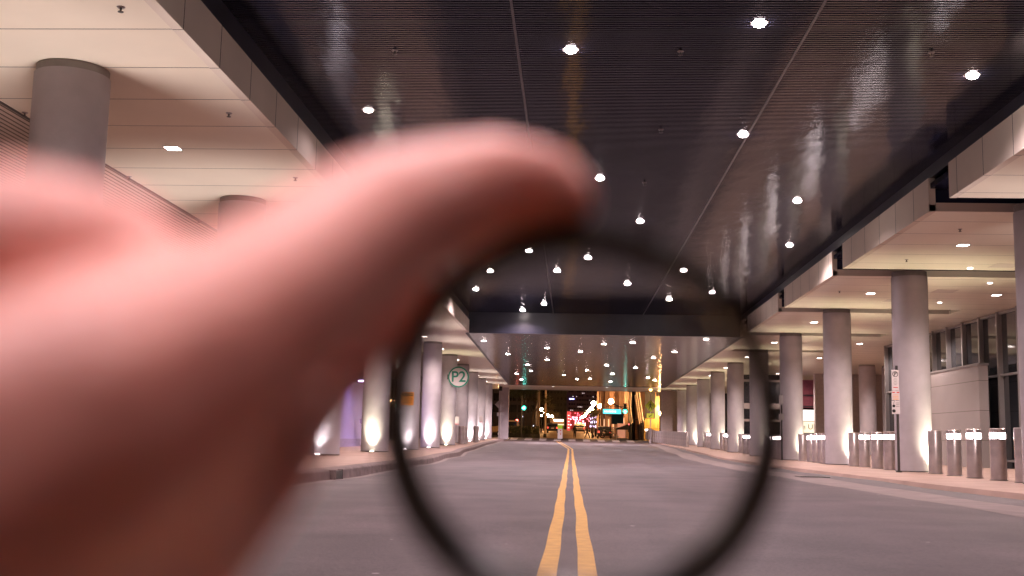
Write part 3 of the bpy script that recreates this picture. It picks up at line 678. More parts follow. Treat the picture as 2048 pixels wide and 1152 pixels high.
one('arrow_symbol', lambda b: (box(b, (.03, -.005, -.79), (.28, .006, .06), Matrix.Rotation(R(-38), 3, 'Y')), prism(b, [(-.16, -.92), (-.14, -.76), (-.01, -.90)], -.008, -.002, 'Y')), M['black'], cr, loc=(0, 0, zc))
sg = one('beacon_housing', lambda b: (box(b, (0, .06, 4.55), (.30, .22, .52), bev=.02), cyl(b, (0, -.05, 4.68), (0, -.2, 4.72), .12, .13, n=16, cap=False)), M['black'], cr)
one('beacon_lens', lambda b: sph(b, (0, -.06, 4.42), .13, 16, (1, .5, 1)), emi('amber_lens', (1, .55, .15), 14), cr)
q = at(1001, 809, Y=Yc)
cb = empty('crossing_sign', (q.x, Yc, gz(Yc)+.2), 'grey back of a diamond sign on a pole before the left pier', 'sign')
zc2 = q.z-gz(Yc)-.2
one('pole', lambda b: cyl(b, (0, -.04, .0), (0, -.04, 4.2), .035, n=12), M['sign_back'], cb)
one('diamond_plate', lambda b: diamond(b, .48, 0, .02), M['sign_back'], cb, loc=(0, 0, zc2))
one('lower_plate', lambda b: box2(b, -.29, .29, 0, .02, -.98, -.68), M['sign_back'], cb, loc=(0, 0, zc2))
one('beacon_housing', lambda b: box(b, (0, 0, 4.3), (.26, .24, .62), bev=.02), M['black'], cb)
# flat end piers
for (u, Y, w_, lab) in [(1007.5, 97, .42, 'flat pale pier at the far end of the left colonnade'), (1333, 97, .5, 'brown flat pier at the far end of the right colonnade'), (1350, 98, .42, 'grey pier set right of the brown one at the far right end')]:
    p = at(u, 830, Y=Y); tag(one('end_pier', lambda b: (box2(b, -w_, w_, -.3, .3, 0, ZS-gz(Y)-.1), box2(b, -w_-.03, w_+.03, -.33, .33, 0, .12)), [M['column'], M['wall_pink']][u > 1100], loc=(p.x, Y, gz(Y)+.1)), lab, 'pier')

# in-street sign
q = at(1120, 864, Y=99)
st = empty('street_crossing_paddle', (q.x, 99.5, gz(99.5)+.03), 'upright lime and white yield paddle standing on the centre of the crosswalk', 'sign')
one('base', lambda b: (box(b, (0, 0, .03), (.55, .35, .06), bev=.015)), M['black'], st)
one('panel', lambda b: box2(b, -.21, .21, -.02, .02, .08, 1.25), M['sign_white'], st)
one('top_panel', lambda b: box2(b, -.22, .22, -.025, .025, .95, 1.27), emi('lime_glow_face', (.45, .7, .02), .35), st)  # brightness of the unlit panel put in as emission
one('symbol', lambda b: (cyl(b, (0.05, -.03, .80), (0.05, -.022, .80), .09, n=3), box(b, (.05, -.026, .5), (.05, .01, .2))), M['sign_red'], st)

# traffic signals
TEAL = (.0, 1.0, .72)
def signal(u, v, Y, lens, lab, pole_dx=0, arm=False, pw=0):
    q = at(u, v, Y=Y); zg = gz(Y)
    t = empty('traffic_signal', (q.x, Y, zg), lab, 'traffic light', 'traffic lights at the crossing'); z = q.z-zg
    zm = z+.33 if lens == 'green' else z-.33
    one('housing', lambda b: (box(b, (0, 0, zm), (.36, .26, 1.06), bev=.03)), M['black'], t)
    one('visor', lambda b: [cyl(b, (0, -.12, zm+dz), (0, -.32, zm+dz), .13, .13, n=16, cap=False) for dz in (-.33, 0, .33)], M['black'], t)
    if lens == 'green': one('green_lens', lambda b: sph(b, (0, -.14, z), .22, 16, (1, .35, 1)), emi('teal_lens', TEAL, 5), t); one('lens_core', lambda b: sph(b, (0, -.17, z), .13, 16, (1, .5, 1)), emi('teal_core', (.25, 1, .85), 34), t)
    elif lens == 'red': one('red_lens', lambda b: sph(b, (0, -.14, z), .14, 16, (1, .5, 1)), emi('red_lens', (1, .12, .10), 14), t)
    one('dark_lens', lambda b: [cyl(b, (0, -.14, zm+dz), (0, -.10, zm+dz), .11, n=16) for dz in ((0, .33) if lens == 'green' else (0, -.33))], M['glass_dark'], t)
    one('pole', lambda b: cyl(b, (pole_dx, .2, 0), (pole_dx, .2, zm+1.0), .09, .07, n=14), M['steel_dark'], t)
    one('bracket', lambda b: (box2(b, min(0, pole_dx)-.02, max(0, pole_dx)+.02, .1, .24, zm+.42, zm+.48), box2(b, min(0, pole_dx)-.02, max(0, pole_dx)+.02, .1, .24, zm-.48, zm-.42)), M['steel_dark'], t)
    return t
signal(1048, 816, 118, 'green', 'green traffic light on the left side of the crossing, before the bare tree', pole_dx=-.22, pw=45)
signal(1250, 823, 118, 'green', 'green traffic light on the right beside the lit street name sign', pole_dx=.55, pw=60)
signal(1034, 841, 130, 'red', 'small red traffic light over the orange truck at left')
signal(1259.5, 848.5, 126, 'red', 'small red traffic light by the people on the right')
# signal mast and lit street name sign
q = at(1264, 860, Y=120)
ma = empty('signal_mast', (q.x, 120, gz(120)), 'thick dark signal mast on the right with diagonal arm', 'mast')
a0 = at(1258, 822, Y=120); a1 = at(1223, 806, Y=120)
one('mast', lambda b: cyl(b, (0, 0, 0), (0, 0, 9), .34, .24, n=20), M['black'], ma)
one('arm', lambda b: cyl(b, (a0.x-q.x, 0, a0.z-gz(120)), (a1.x-q.x, 0, a1.z-gz(120)), .07, .05, n=10), M['steel_dark'], ma)
one('collar_box', lambda b: box(b, (.9, -.1, at(1274, 835, Y=120).z-gz(120)), (.55, .3, .5)), M['black'], ma)
n0 = at(1206, 818, Y=119); n1 = at(1242, 828, Y=119)
ns = empty('street_name_sign', ((n0.x+n1.x)/2, 119, (n0.z+n1.z)/2), 'long turquoise illuminated street name sign hanging by the right signal', 'sign')
one('lit_face', lambda b: box(b, (0, 0, 0), (n1.x-n0.x, .12, n0.z-n1.z), bev=.02), emi('turquoise_face', (.10, .72, .82), 1.6), ns)
one('letter_band', lambda b: [box(b, (-.75+.16*k, -.07, 0), (.09, .012, .20)) for k in range(8)], emi('letter_white', (.7, 1, 1), 2.5), ns)
one('hanger', lambda b: (box2(b, -.6, -.57, -.02, .02, .25, .55), box2(b, .6, .63, -.02, .02, .25, .55), box2(b, -.7, 1.6, -.03, .03, .52, .58)), M['steel_dark'], ns)
q0 = at(1224, 838, Y=123)
db = empty('dark_signboard', (q0.x+.6, 123, q0.z), 'dark teal rectangular board under the street name sign', 'sign')
one('board', lambda b: box(b, (0, 0, 0), (1.3, .1, 1.1)), mat('teal_board', (.01, .05, .06), .6), db)
one('post', lambda b: cyl(b, (-.72, 0, -2.9), (-.72, 0, .4), .05, n=10), M['black'], db)

# ------------------------------------------------------------------ people
def skinned(name, pts, edges, m, parent=None, root=0, sub=1):
    me = bpy.data.meshes.new(name); me.from_pydata([p[:3] for p in pts], edges, [])
    o = bpy.data.objects.new(name, me); COL.objects.link(o)
    md = o.modifiers.new('s', 'SKIN'); md.use_smooth_shade = True
    for i, p in enumerate(pts):
        sv = me.skin_vertices[0].data[i]; sv.radius = (p[3], p[4] if len(p) > 4 else p[3]); sv.use_root = (i == root)
    md2 = o.modifiers.new('d', 'SUBSURF'); md2.levels = md2.render_levels = sub
    dg = bpy.context.evaluated_depsgraph_get(); nm = bpy.data.meshes.new_from_object(o.evaluated_get(dg))
    bpy.data.objects.remove(o); nm.materials.clear(); nm.materials.append(m)
    o2 = bpy.data.objects.new(name, nm); COL.objects.link(o2)
    if parent: o2.parent = parent
    return o2
def person(x, y, z, rz, label, cloth, stride=.0, skin='far_skin', h=1.74, bag=False):
    t = empty('person', (x, y, z), label, 'person', None, rz)
    s = h/1.74; k = stride
    P_ = [(0, 0, .93, .15, .11), (0, 0, 1.15, .14, .10), (0, 0, 1.38, .17, .10), (0, 0, 1.49, .055), (0, -.01, 1.60, .085, .10), (0, 0, 1.70, .07, .085),
          (.19, 0, 1.40, .055), (.25, -.12*k, 1.12, .042), (.24, -.32*k-.02, .90, .034), (-.19, 0, 1.40, .055), (-.25, .14*k, 1.12, .042), (-.24, .20*k-.02, .88, .034),
          (.09, 0, .86, .085), (.10, .24*k, .50, .06), (.10, .42*k, .10, .045), (.10, .34*k-.13, .04, .04),
          (-.09, 0, .86, .085), (-.10, -.18*k, .50, .06), (-.10, -.34*k, .08, .045), (-.10, -.34*k-.14, .04, .04)]
    P_ = [tuple(v*s for v in p[:3])+tuple(v*s*1.3 for v in p[3:]) for p in P_]
    E_ = [(0, 1), (1, 2), (2, 3), (3, 4), (4, 5), (2, 6), (6, 7), (7, 8), (2, 9), (9, 10), (10, 11), (0, 12), (12, 13), (13, 14), (14, 15), (0, 16), (16, 17), (17, 18), (18, 19)]
    b = skinned('body', P_, E_, cloth, t)
    one('face', lambda q: sph(q, (0, -.045*s, 1.60*s), .078*s, 12, (.9, .8, 1.15)), mat('far_skin', (.30, .17, .12), .6), t, True)
    one('hair', lambda q: sph(q, (0, .015*s, 1.655*s), .10*s, 12, (.95, 1, .85)), M['black'], t, True)
    for sx_ in (-1, 1):
        yy = (-.33*k-.03) if sx_ > 0 else (.21*k-.03)
        def hd(q, sx_=sx_, yy=yy):
            sph(q, (sx_*.24*s, yy, .84*s), .038*s, 8, (.5, .8, 1.1))
            for f in range(4): cyl(q, (sx_*.24*s, yy-.025+.017*f, .81*s), (sx_*.235*s, yy-.03+.018*f, .745*s), .008, .006, n=6)
            cyl(q, (sx_*.235*s, yy-.035, .84*s), (sx_*.22*s, yy-.065, .79*s), .009, .007, n=6)
        one('hand', hd, mat('far_skin', (.30, .17, .12), .6), t, True)
    return t
dark1 = mat('dark_clothes', (.012, .012, .018), .85); dark2 = mat('dark_coat', (.02, .018, .02), .85); grey = mat('grey_clothes', (.16, .15, .16), .85); pale = mat('pale_clothes', (.42, .34, .28), .85)
q = at(1149.5, 862, Y=146); person(q.x, 146, gz(146)+.02, R(8), 'person in dark clothes standing in the crossing, left of the two', dark1, .12, h=1.66)
q = at(1174.5, 862, Y=148); person(q.x, 148, gz(148)+.02, R(-70), 'person in dark clothes striding across the street, right of the two', dark2, .85, h=1.62)
q = at(1277.5, 862, Y=118.5); person(q.x, 118.5, gz(118.5)+.12, R(20), 'person in grey jacket standing by the striped stand on the right', grey, .2)
q = at(1265, 864, Y=121); person(q.x, 121, gz(121)+.12, R(-30), 'person in pale clothes beside the red traffic light on the right', pale, .2)
q = at(1225, 870, Y=138); person(q.x, 138, gz(138)+.10, R(30), 'person in pale top behind the parked motorbike', pale, .1, h=1.35)

# ------------------------------------------------------------------ vehicles
def car(x, y, rz, label, paint, cat='car', pickup=False):
    t = empty('parked_car' if not pickup else 'pickup_truck', (x, y, gz(y)+.02), label, cat, None, rz)
    W = .90; H = 1.85 if pickup else 1.62
    prof = [(-2.35, .35), (-2.35, .95), (-2.25, 1.02), (-1.95, H-.22), (-1.7, H-.06), (.35, H), (.75, H-.05), (1.35, 1.08), (2.25, .92), (2.38, .75), (2.38, .35)]
    if pickup: prof = [(-2.6, .5), (-2.6, 1.15), (-.7, 1.17), (-.6, H-.1), (-.4, H), (.75, H), (1.3, 1.2), (2.4, 1.1), (2.5, .9), (2.5, .5)]
    def body(b):
        prism(b, prof, -W, W, 'X')
        es = [e for e in b.edges if abs(abs((e.verts[0].co.x+e.verts[1].co.x)/2)-W) < .01]
        bmesh.ops.bevel(b, geom=es, offset=.09, segments=3, affect='EDGES')
    one('body', body, paint, t, True)
    g = M['glass_dark']
    if not pickup:
        one('rear_window', lambda b: prism(b, [(-2.245, 1.06), (-2.25, 1.08), (-1.975, H-.26), (-1.93, H-.26), (-2.2, 1.06)], -W+.16, W-.16, 'X'), g, t)
    else:
        one('rear_window', lambda b: box2(b, -W+.16, W-.16, -.72, -.60, 1.25, H-.16), g, t)
    for s in (-1, 1):
        one('side_window', lambda b: box2(b, s*(W-.02), s*(W+.006), -1.6 if not pickup else -.45, .8, 1.08 if not pickup else 1.22, H-.16), g, t)
        one('tail_light', lambda b: box(b, (s*(W-.14), prof[0][0]-.012, .86), (.2, .05, .22)), emi('tail_red', (1, .08, .05), 3), t)
        for yy in (-1.45, 1.45):
            wh = one('wheel', lambda b: cyl(b, (s*(W-.16), yy, .34), (s*(W+.02), yy, .34), .34, n=24), M['black'], t)
            one('rim', lambda b: cyl(b, (s*(W+.0), yy, .34), (s*(W+.03), yy, .34), .2, n=16), M['steel'], wh)
    one('windscreen', lambda b: prism(b, [(.80, H-.10), (.84, H-.10), (1.36, 1.14), (1.30, 1.14)], -W+.15, W-.15, 'X'), g, t)
    one('bumper', lambda b: box(b, (0, prof[0][0]-.03, .48), (1.7, .12, .2), bev=.02), M['black'], t)
    one('number_plate', lambda b: box(b, (0, prof[0][0]-.015, .78), (.5, .04, .16)), M['sign_white'], t)
    return t
white_car = mat('white_car_paint', (.75, .68, .6), .3, coat=.5)
q = at(1159, 866, Y=188); car(q.x, 190, R(0), 'white car seen from behind in the street beyond the crossing', white_car)
q = at(1022, 860, Y=124); car(q.x+.2, 124.5, R(90), 'pale orange-lit pickup truck behind the planting on the left', mat('tan_truck_paint', (.62, .40, .20), .35, coat=.4), 'truck', True)
for (u, Y, lab) in [(1208, 150, 'dark car parked by the lit shops on the right of the far street'), (1105, 190, 'dark car parked low on the left side of the far street')]:
    q = at(u, 866, Y=Y); car(q.x, Y, 0, lab, M['navy'])
# motorbike right
q = at(1216, 874, Y=135)
mb = empty('motorbike', (q.x, 135, gz(135)+.1), 'dark motorbike parked by the right kerb of the crossing', 'motorbike', None, R(70))
for yy in (-.7, .7):
    w1 = one('wheel', lambda b: (lathe(b, [(.22, -.05), (.32, -.05), (.32, .05), (.22, .05), (.22, -.05)], 24)), M['black'], mb, True); w1.rotation_euler = (0, R(90), 0); w1.location = (0, yy, .32)
one('frame', lambda b: (box(b, (0, 0, .5), (.22, .75, .3), bev=.06), box(b, (0, -.25, .78), (.24, .6, .14), bev=.04), sph(b, (0, .2, .78), .2, 12, (.8, 1.3, .7))), M['black'], mb, True)
one('handlebar', lambda b: (cyl(b, (-.36, .5, 1.02), (.36, .5, 1.02), .018, n=8), cyl(b, (0, .7, .35), (0, .48, 1.02), .03, n=8)), M['steel'], mb)

# ------------------------------------------------------------------ trees
def tree(x, y, h, label, leafcol, seed, leaf=0, spread=1.9, name='bare_tree'):
    rnd = random.Random(seed); t = empty(name, (x, y, gz(y)), label, 'tree', 'street trees beyond the crossing')
    segs = []
    def grow(p, d, L, r, dep):
        q_ = p+d*L; segs.append((p, q_, r, r*.68, dep))
        if dep >= 5: return
        for _ in range(3 if dep < 4 else 2):
            nd = (d+Vector((rnd.uniform(-1, 1), rnd.uniform(-1, 1), rnd.uniform(-.25, .7)))*.62*spread/1.6).normalized()
            grow(q_, nd, L*rnd.uniform(.62, .82), r*.62, dep+1)
    grow(Vector((0, 0, 0)), Vector((rnd.uniform(-.05, .05), 0, 1)), h*.30, h*.022, 0)
    bk = mat('bark', (.09, .065, .05), .9, noise=.3, nscale=6)
    one('trunk', lambda b: [cyl(b, a, c, r0, r1, 8) for a, c, r0, r1, d in segs if d < 2], bk, t, True)
    one('branches', lambda b: [cyl(b, a, c, max(r0, .012), max(r1, .008), 5, False) for a, c, r0, r1, d in segs if d >= 2], bk, t, True)
    if leaf:
        def lv(b):
            tips = [c for a, c, r0, r1, d in segs if d >= 4]
            for _ in range(leaf):
                c = rnd.choice(tips)+Vector((rnd.gauss(0, .16), rnd.gauss(0, .16), rnd.gauss(0, .14))); s = rnd.uniform(.05, .11)
                a = Vector((rnd.uniform(-1, 1), rnd.uniform(-1, 1), rnd.uniform(-1, 1))).normalized(); e = a.orthogonal().normalized(); f = a.cross(e)
                b.faces.new([b.verts.new(c+e*s), b.verts.new(c+f*s*.6), b.verts.new(c-e*s), b.verts.new(c-f*s*.6)])
        one('crown', lv, leafcol, t)
    return t
leafd = mat('leaf_dark', (.05, .06, .025), .7, noise=.4, nscale=2); leafo = mat('leaf_olive', (.10, .085, .03), .7, noise=.4, nscale=2)
q = at(1048, 870, Y=124); tree(q.x+.2, 124, 6.2, 'dark bushy tree behind the left green traffic light', leafd, 3, 3500, name='street_tree')
q = at(1062, 870, Y=133); tree(q.x, 133, 5.6, 'thin twiggy tree just right of the left green traffic light', leafo, 5, 1200, name='street_tree')
for k, (u, Y, h) in enumerate([(1184, 152, 4.4), (1190, 175, 4.6), (1096, 200, 5), (1101, 240, 5)]):
    q = at(u, 866, Y=Y); tree(q.x, Y, h, ['leafy street tree on the right beside the nearest globe lamps', 'leafy street tree next farther along the right lamp row', 'small street tree below the left row of globe lamps', 'farthest small street tree on the left of the street'][k], leafo, 20+k, 900, name='street_tree')
# low hedge / planter left
q0 = at(1013, 876, Y=112); q1 = at(1066, 876, Y=121)
hd = empty('hedge', ((q0.x+q1.x)/2, 120, gz(120)), 'dark low hedge along the left side of the crossing', 'hedge')
rnd = random.Random(9)
def hedge(b):
    for _ in range(3800):
        c = Vector((rnd.uniform(-2.1, 1.8), rnd.uniform(-.6, .6), rnd.uniform(.1, 1.15+.15*math.sin(_)))); s = rnd.uniform(.05, .10)
        a = Vector((rnd.uniform(-1, 1), rnd.uniform(-1, 1), rnd.uniform(-1, 1))).normalized(); e = a.orthogonal().normalized(); f = a.cross(e)
        b.faces.new([b.verts.new(c+e*s), b.verts.new(c+f*s*.7), b.verts.new(c-e*s), b.verts.new(c-f*s*.7)])
one('foliage', hedge, leafd, hd); one('planter', lambda b: box2(b, -2.2, 1.9, -.5, .5, 0, .45), M['wall_dark'], hd)

# ------------------------------------------------------------------ street lamps
def street_lamp(u, v, label, hgt=4.5, pw=0, r=.26, Y=None):
    hor = 875.7+(u-1024)*.0212+2
    if Y is None: Y = (hgt-.7-.54)/((hor-v)/FPX-.0108)
    q = at(u, v, Y=Y); z = gz(Y)+.12
    t = empty('street_lamp', (q.x, Y, z), label, 'street lamp', 'globe street lamps'); h = q.z-z
    one('pole', lambda b: lathe_closed(b, [(.13, 0), (.13, .3), (.06, .45), (.045, h-r-.1), (.09, h-r-.02), (.10, h-r+.03)], 14), M['black'], t, True)
    one('globe', lambda b: sph(b, (0, 0, h), r, 16), emi('warm_globe', (1, .50, .19), 380), t, True)
    return t
k = 0
for (u, v, pw) in [(1222, 803, 700), (1187, 807, 700), (1200, 812, 700), (1183.5, 818, 600), (1179.5, 821.5, 500), (1176, 825, 0), (1172, 829, 500), (1168, 832, 0), (1164, 834.5, 0)]:
    street_lamp(u, v, f'{["nearest", "second", "third", "fourth", "fifth", "sixth", "seventh", "eighth", "ninth"][k]} glowing globe lamp of the right row beyond the crossing', pw=pw, r=.30 if k < 3 else .36); k += 1
k = 0
for (u, v, pw) in [(1083.5, 820, 700), (1088, 823.5, 0), (1093.5, 827.5, 600), (1098, 832, 0), (1104, 832.5, 500), (1110, 836, 0)]:
    street_lamp(u, v, f'{["nearest", "second", "third", "fourth", "fifth", "sixth"][k]} glowing globe lamp of the left row beyond the crossing', pw=pw, r=.34); k += 1
street_lamp(1322.5, 827, 'single globe lamp in front of the yellow lit wall at right', hgt=3.4, Y=112, pw=260, r=.2)
for (u, lab) in [(1075, 'left one of the two small warm lamps low beside the far street'), (1083, 'right one of the two small warm lamps low beside the far street')]:
    street_lamp(u, 831.5, lab, hgt=3.6, Y=185, r=.13)
street_lamp(1003, 812, 'added globe lamp mostly hidden behind the left end pier', hgt=4, Y=113, r=.24)  # added lamp, lights the truck and hedge
street_lamp(1320, 781, 'high warm lamp just under the canopy edge at right', hgt=6, Y=112, pw=220, r=.2)
for (u, Y, lab) in [(1076.5, 128, 'tall orange-lit pole left of the dark building'), (1090, 150, 'second tall orange-lit pole, shorter and right of the first')]:
    q = at(u, 860, Y=Y); t = empty('tall_pole', (q.x, Y, gz(Y)), lab, 'pole', 'tall poles on the left')
    one('shaft', lambda b: cyl(b, (0, 0, 0), (0, 0, 10), .16, .12, n=14), mat('cream_pole', (.6, .45, .33), .6, noise=.1), t, True)
    one('base', lambda b: cyl(b, (0, 0, 0), (0, 0, .5), .24, .2, n=14), M['black'], t)

# ------------------------------------------------------------------ buildings beyond the crossing
def windows(b_, x0, x1, z0, z1, nx, nz, y, ww, wh, keep, rnd):
    for i in range(nx):
        for j in range(nz):
            if rnd.random() < keep:
                box(b_, (x0+(x1-x0)*(i+.5)/nx+rnd.uniform(-.1, .1), y, z0+(z1-z0)*(j+.5)/nz), (ww*rnd.uniform(.5, 1), .1, wh))
rnd = random.Random(4)
# tower
Yt = 430; a = at(1133, 820, Y=Yt); c = at(1203, 820, Y=Yt); zg = gz(Yt)
tw = empty('tower_block', ((a.x+c.x)/2, Yt, zg), 'dark high-rise with scattered lit windows at the end of the street', 'building'); hw = (c.x-a.x)/2
one('walls', lambda b: box2(b, -hw, hw, 0, 20, 0, 60), mat('tower_glow_wall', (.045, .028, .030), .7, noise=.2, nscale=.2, emis=(.25, .06, .07), estr=.05), tw)  # faint red glow put into the walls as emission
zw0 = at(1160, 838, Y=Yt).z-zg; zw1 = at(1160, 778, Y=Yt).z-zg
one('lit_windows', lambda b: windows(b, -hw*.8, hw, zw0, zw1+3, 17, 11, -.06, .40, .22, .22, rnd), emi('tower_window', (1, .78, .78), 1.6), tw)
one('dark_windows', lambda b: windows(b, -hw*.9, hw, zw0, zw1+3, 13, 9, -.03, .9, .6, .9, rnd), M['glass_dark'], tw)
q = at(1143.5, 798, Y=Yt); one('blue_sign', lambda b: (box(b, (q.x-(a.x+c.x)/2, -.2, q.z-zg), (1.9, .2, .42))), emi('blue_sign', (.35, .35, 1), 5), tw)
# red glow building
Yr = 380; a = at(1134, 820, Y=Yr); c = at(1181, 820, Y=Yr); zg = gz(Yr)
rb = empty('red_lit_building', ((a.x+c.x)/2, Yr, zg), 'low building washed in red light at the end of the street', 'building'); hw = (c.x-a.x)/2
zt = at(1160, 823, Y=Yr).z-zg
one('walls', lambda b: box2(b, -hw, hw, 0, 8, 0, zt), mat('red_glow_wall', (.35, .04, .04), .7, noise=.3, nscale=.6, emis=(1, .05, .05), estr=.09), rb)  # red light on the walls put into their colour and emission
one('neon', lambda b: windows(b, -hw, hw, zt*.45, zt*.95, 10, 5, -.2, .45, .3, .35, rnd), emi('neon_red', (1, .12, .18), 5), rb)
one('white_lights', lambda b: windows(b, -hw, hw, zt*.2, zt*.72, 15, 5, -.3, .4, .25, .4, rnd), emi('neon_pink', (1, .55, .68), 9), rb)
one('door', lambda b: box2(b, -1, 1, -.1, 0, 0, 2.4), M['glass_dark'], rb)
# pillar sign in red beside it
q = at(1137, 866, Y=230); t = empty('lit_pylon', (q.x, 230, gz(230)), 'slender red lit pylon with white marks left of the white car', 'sign')
one('panel', lambda b: box2(b, -.35, .35, 0, .2, .2, 4.1), mat('pylon_red', (.6, .12, .12), .6, emis=(1, .10, .10), estr=.6), t)
one('marks', lambda b: [box(b, (0, -.02, .8+.62*k), (.34, .03, .2), Matrix.Rotation(R(25*(k % 2)), 3, 'Y')) for k in range(5)], emi('pylon_mark', (1, .75, .7), 1.8), t)
# low lit store left centre
Yl = 330; a = at(1100, 850, Y=Yl); c = at(1128, 850, Y=Yl); zg = gz(Yl)
ls = empty('lit_store', ((a.x+c.x)/2, Yl, zg), 'low store with a bright white lit sign band left of street centre', 'building'); hw = (c.x-a.x)/2
zt = at(1110, 838, Y=Yl).z-zg; zsb = at(1115, 842.5, Y=Yl).z-zg
one('walls', lambda b: box2(b, -hw, hw, 0, 6, 0, zt), mat('store_wall', (.35, .22, .13), .7, noise=.2), ls)
one('sign_band', lambda b: box2(b, -hw*.5, hw*.9, -.15, 0, zsb, zsb+.55), emi('store_band', (1, .78, .55), 6), ls)
one('window', lambda b: box2(b, -hw*.2, hw*.9, -.1, 0, .2, zsb-1.2), M['glass_dark'], ls)
one('canopy', lambda b: box2(b, -hw, hw, -.8, 0, zsb-1.1, zsb-.85), emi('store_canopy', (1, .8, .6), 1.2), ls)
# left dark building behind tree
Yd = 150; a = at(985, 850, Y=Yd); c = at(1071, 850, Y=Yd)
ld = empty('dark_building', ((a.x+c.x)/2, Yd, gz(Yd)), 'dark unlit building behind the left traffic light and tree', 'building'); hw = (c.x-a.x)/2
one('walls', lambda b: box2(b, -hw, hw, 0, 12, 0, 16), mat('dark_facade', (.05, .042, .042), .7, noise=.3, nscale=.6), ld)
one('windows', lambda b: windows(b, -hw, hw, 3, 9, 7, 4, -.03, .8, 1.0, .9, rnd), M['glass_dark'], ld)
one('lit_windows', lambda b: windows(b, 0, hw, .6, 3, 6, 4, -.06, .14, .16, .2, rnd), emi('cool_small', (.75, .8, 1), 3), ld)
# dark mass behind sky gap (tall, unlit)
Yk = 340; a = at(1090, 850, Y=Yk); c = at(1132.5, 850, Y=Yk)
dk = empty('unlit_office_block', ((a.x+c.x)/2, Yk+8, gz(Yk)), 'tall unlit office block left of the high-rise', 'building'); hw = (c.x-a.x)/2
one('walls', lambda b: box2(b, -hw, hw, 0, 12, 0, 40), mat('unlit_facade', (.02, .017, .018), .8, noise=.3, nscale=.3), dk)
one('windows', lambda b: windows(b, -hw, hw, 3, 20, 6, 9, -.03, .7, .7, .8, rnd), M['glass_dark'], dk)
# right pink pilaster building
Yp = 135; a = at(1199, 850, Y=165); c = at(1256, 850, Y=Yp)
rp = empty('pilaster_building', (0, 0, 0), 'pinkish stone building with tall pilasters right of the street', 'building')
def pil(b):
    n = 7
    for i in range(n):
        t_ = i/(n-1); x = a.x+(c.x-a.x)*t_; y = 165+(Yp-165)*t_
        box2(b, x-.42, x+.42, y-.5, y+.3, gz(y), 15)
st_ = mat('pink_stone', (.52, .34, .25), .7, noise=.12, nscale=1.5)
one('pilasters', pil, st_, rp)
one('walls', lambda b: prism(b, [(a.x-.2, 165), (c.x+.5, Yp), (c.x+8, Yp), (c.x+8, 172), (a.x-.2, 172)], gz(140), 15, 'Z'), mat('pink_wall', (.40, .24, .17), .7, noise=.15, nscale=1), rp)
def shopw(b):
    for i in range(6):
        t_ = (i+.5)/6; x = a.x+(c.x-a.x)*t_; y = 165+(Yp-165)*t_-.15
        box(b, (x, y, gz(y)+1.5), (.55, .12, 2.2))
one('shop_windows', shopw, emi('shop_glow', (1, .55, .30), 1.3), rp)
one('canopy', lambda b: prism(b, [(a.x+.5, 150), (a.x+1.2, 149.8), (c.x, Yp-1.3), (c.x+.3, Yp-.4)], gz(140)+3.1, gz(140)+3.3, 'Z'), M['black'], rp)
# cool lit shops beyond trees on the right
q0 = at(1181, 850, Y=250); q1 = at(1199, 850, Y=170)
cshop = empty('lilac_lit_shop', (0, 0, 0), 'row of lilac and white lit shop fronts behind the right street trees', 'building')
one('walls', lambda b: prism(b, [(q0.x, 250), (q1.x, 172.2), (q1.x+4, 172.2), (q0.x+6, 250)], 1, 6, 'Z'), mat('shop_wall', (.2, .13, .12), .7, noise=.2), cshop)
def cw(b):
    for i in range(16):
        t_ = (i+.5)/16; x = q0.x+(q1.x-q0.x)*t_-.1; y = 250+(172.2-250)*t_
        for z in (1.2, 2.0, 2.8, 3.6):
            if rnd.random() < .62: box(b, (x, y-.3, gz(y)+z), (.35*rnd.uniform(.5, 1), .25, .5*rnd.uniform(.4, 1)))
one('lit_windows', cw, emi('lilac_glow', (.75, .62, 1), 3.2), cshop)
# awning and orange/yellow building on the right
Yo = 114; a = at(1288, 860, Y=Yo); c = at(1345, 860, Y=Yo)
ob = empty('orange_lit_building', ((a.x+c.x)/2, Yo+1, gz(Yo)), 'orange and yellow lit panelled building behind the crossing sign', 'building'); hw = (c.x-a.x)/2
zy = at(1305, 837, Y=Yo).z-gz(Yo); xl = at(1290, 850, Y=Yo).x-(a.x+c.x)/2
pan = stripes(mat('yellow_panels', (.75, .50, .14), .5, noise=.06), 'Z', 1.0, .03, (.2, .12, .04), ('X', 1.1, .03))
pan2 = stripes(mat('orange_panels', (.66, .36, .16), .5, noise=.06), 'Z', 1.5, .03, (.15, .08, .03), ('X', 1.3, .03))
one('lower_wall', lambda b: box2(b, xl, hw, 0, 1, 0, zy), pan, ob)
one('upper_wall', lambda b: box2(b, xl+.3, hw, .3, 1.2, zy+.002, 12), pan2, ob)
one('dark_bay', lambda b: (box2(b, xl+.05, xl+1.1, .05, .25, zy+.05, zy+3.3), box2(b, xl+1.2, hw-.5, .0, .25, at(1310, 791, Y=Yo).z-gz(Yo), at(1310, 783, Y=Yo).z-gz(Yo))), M['wall_dark'], ob)
one('wash_fixture', lambda b: (cyl(b, (.3, -.9, zy+1.0), (.3, .3, zy+1.15), .05, n=8), sph(b, (.3, -1.1, zy+.9), .1, 10)), emi('wash_lens', (1, .66, .3), 260), ob)
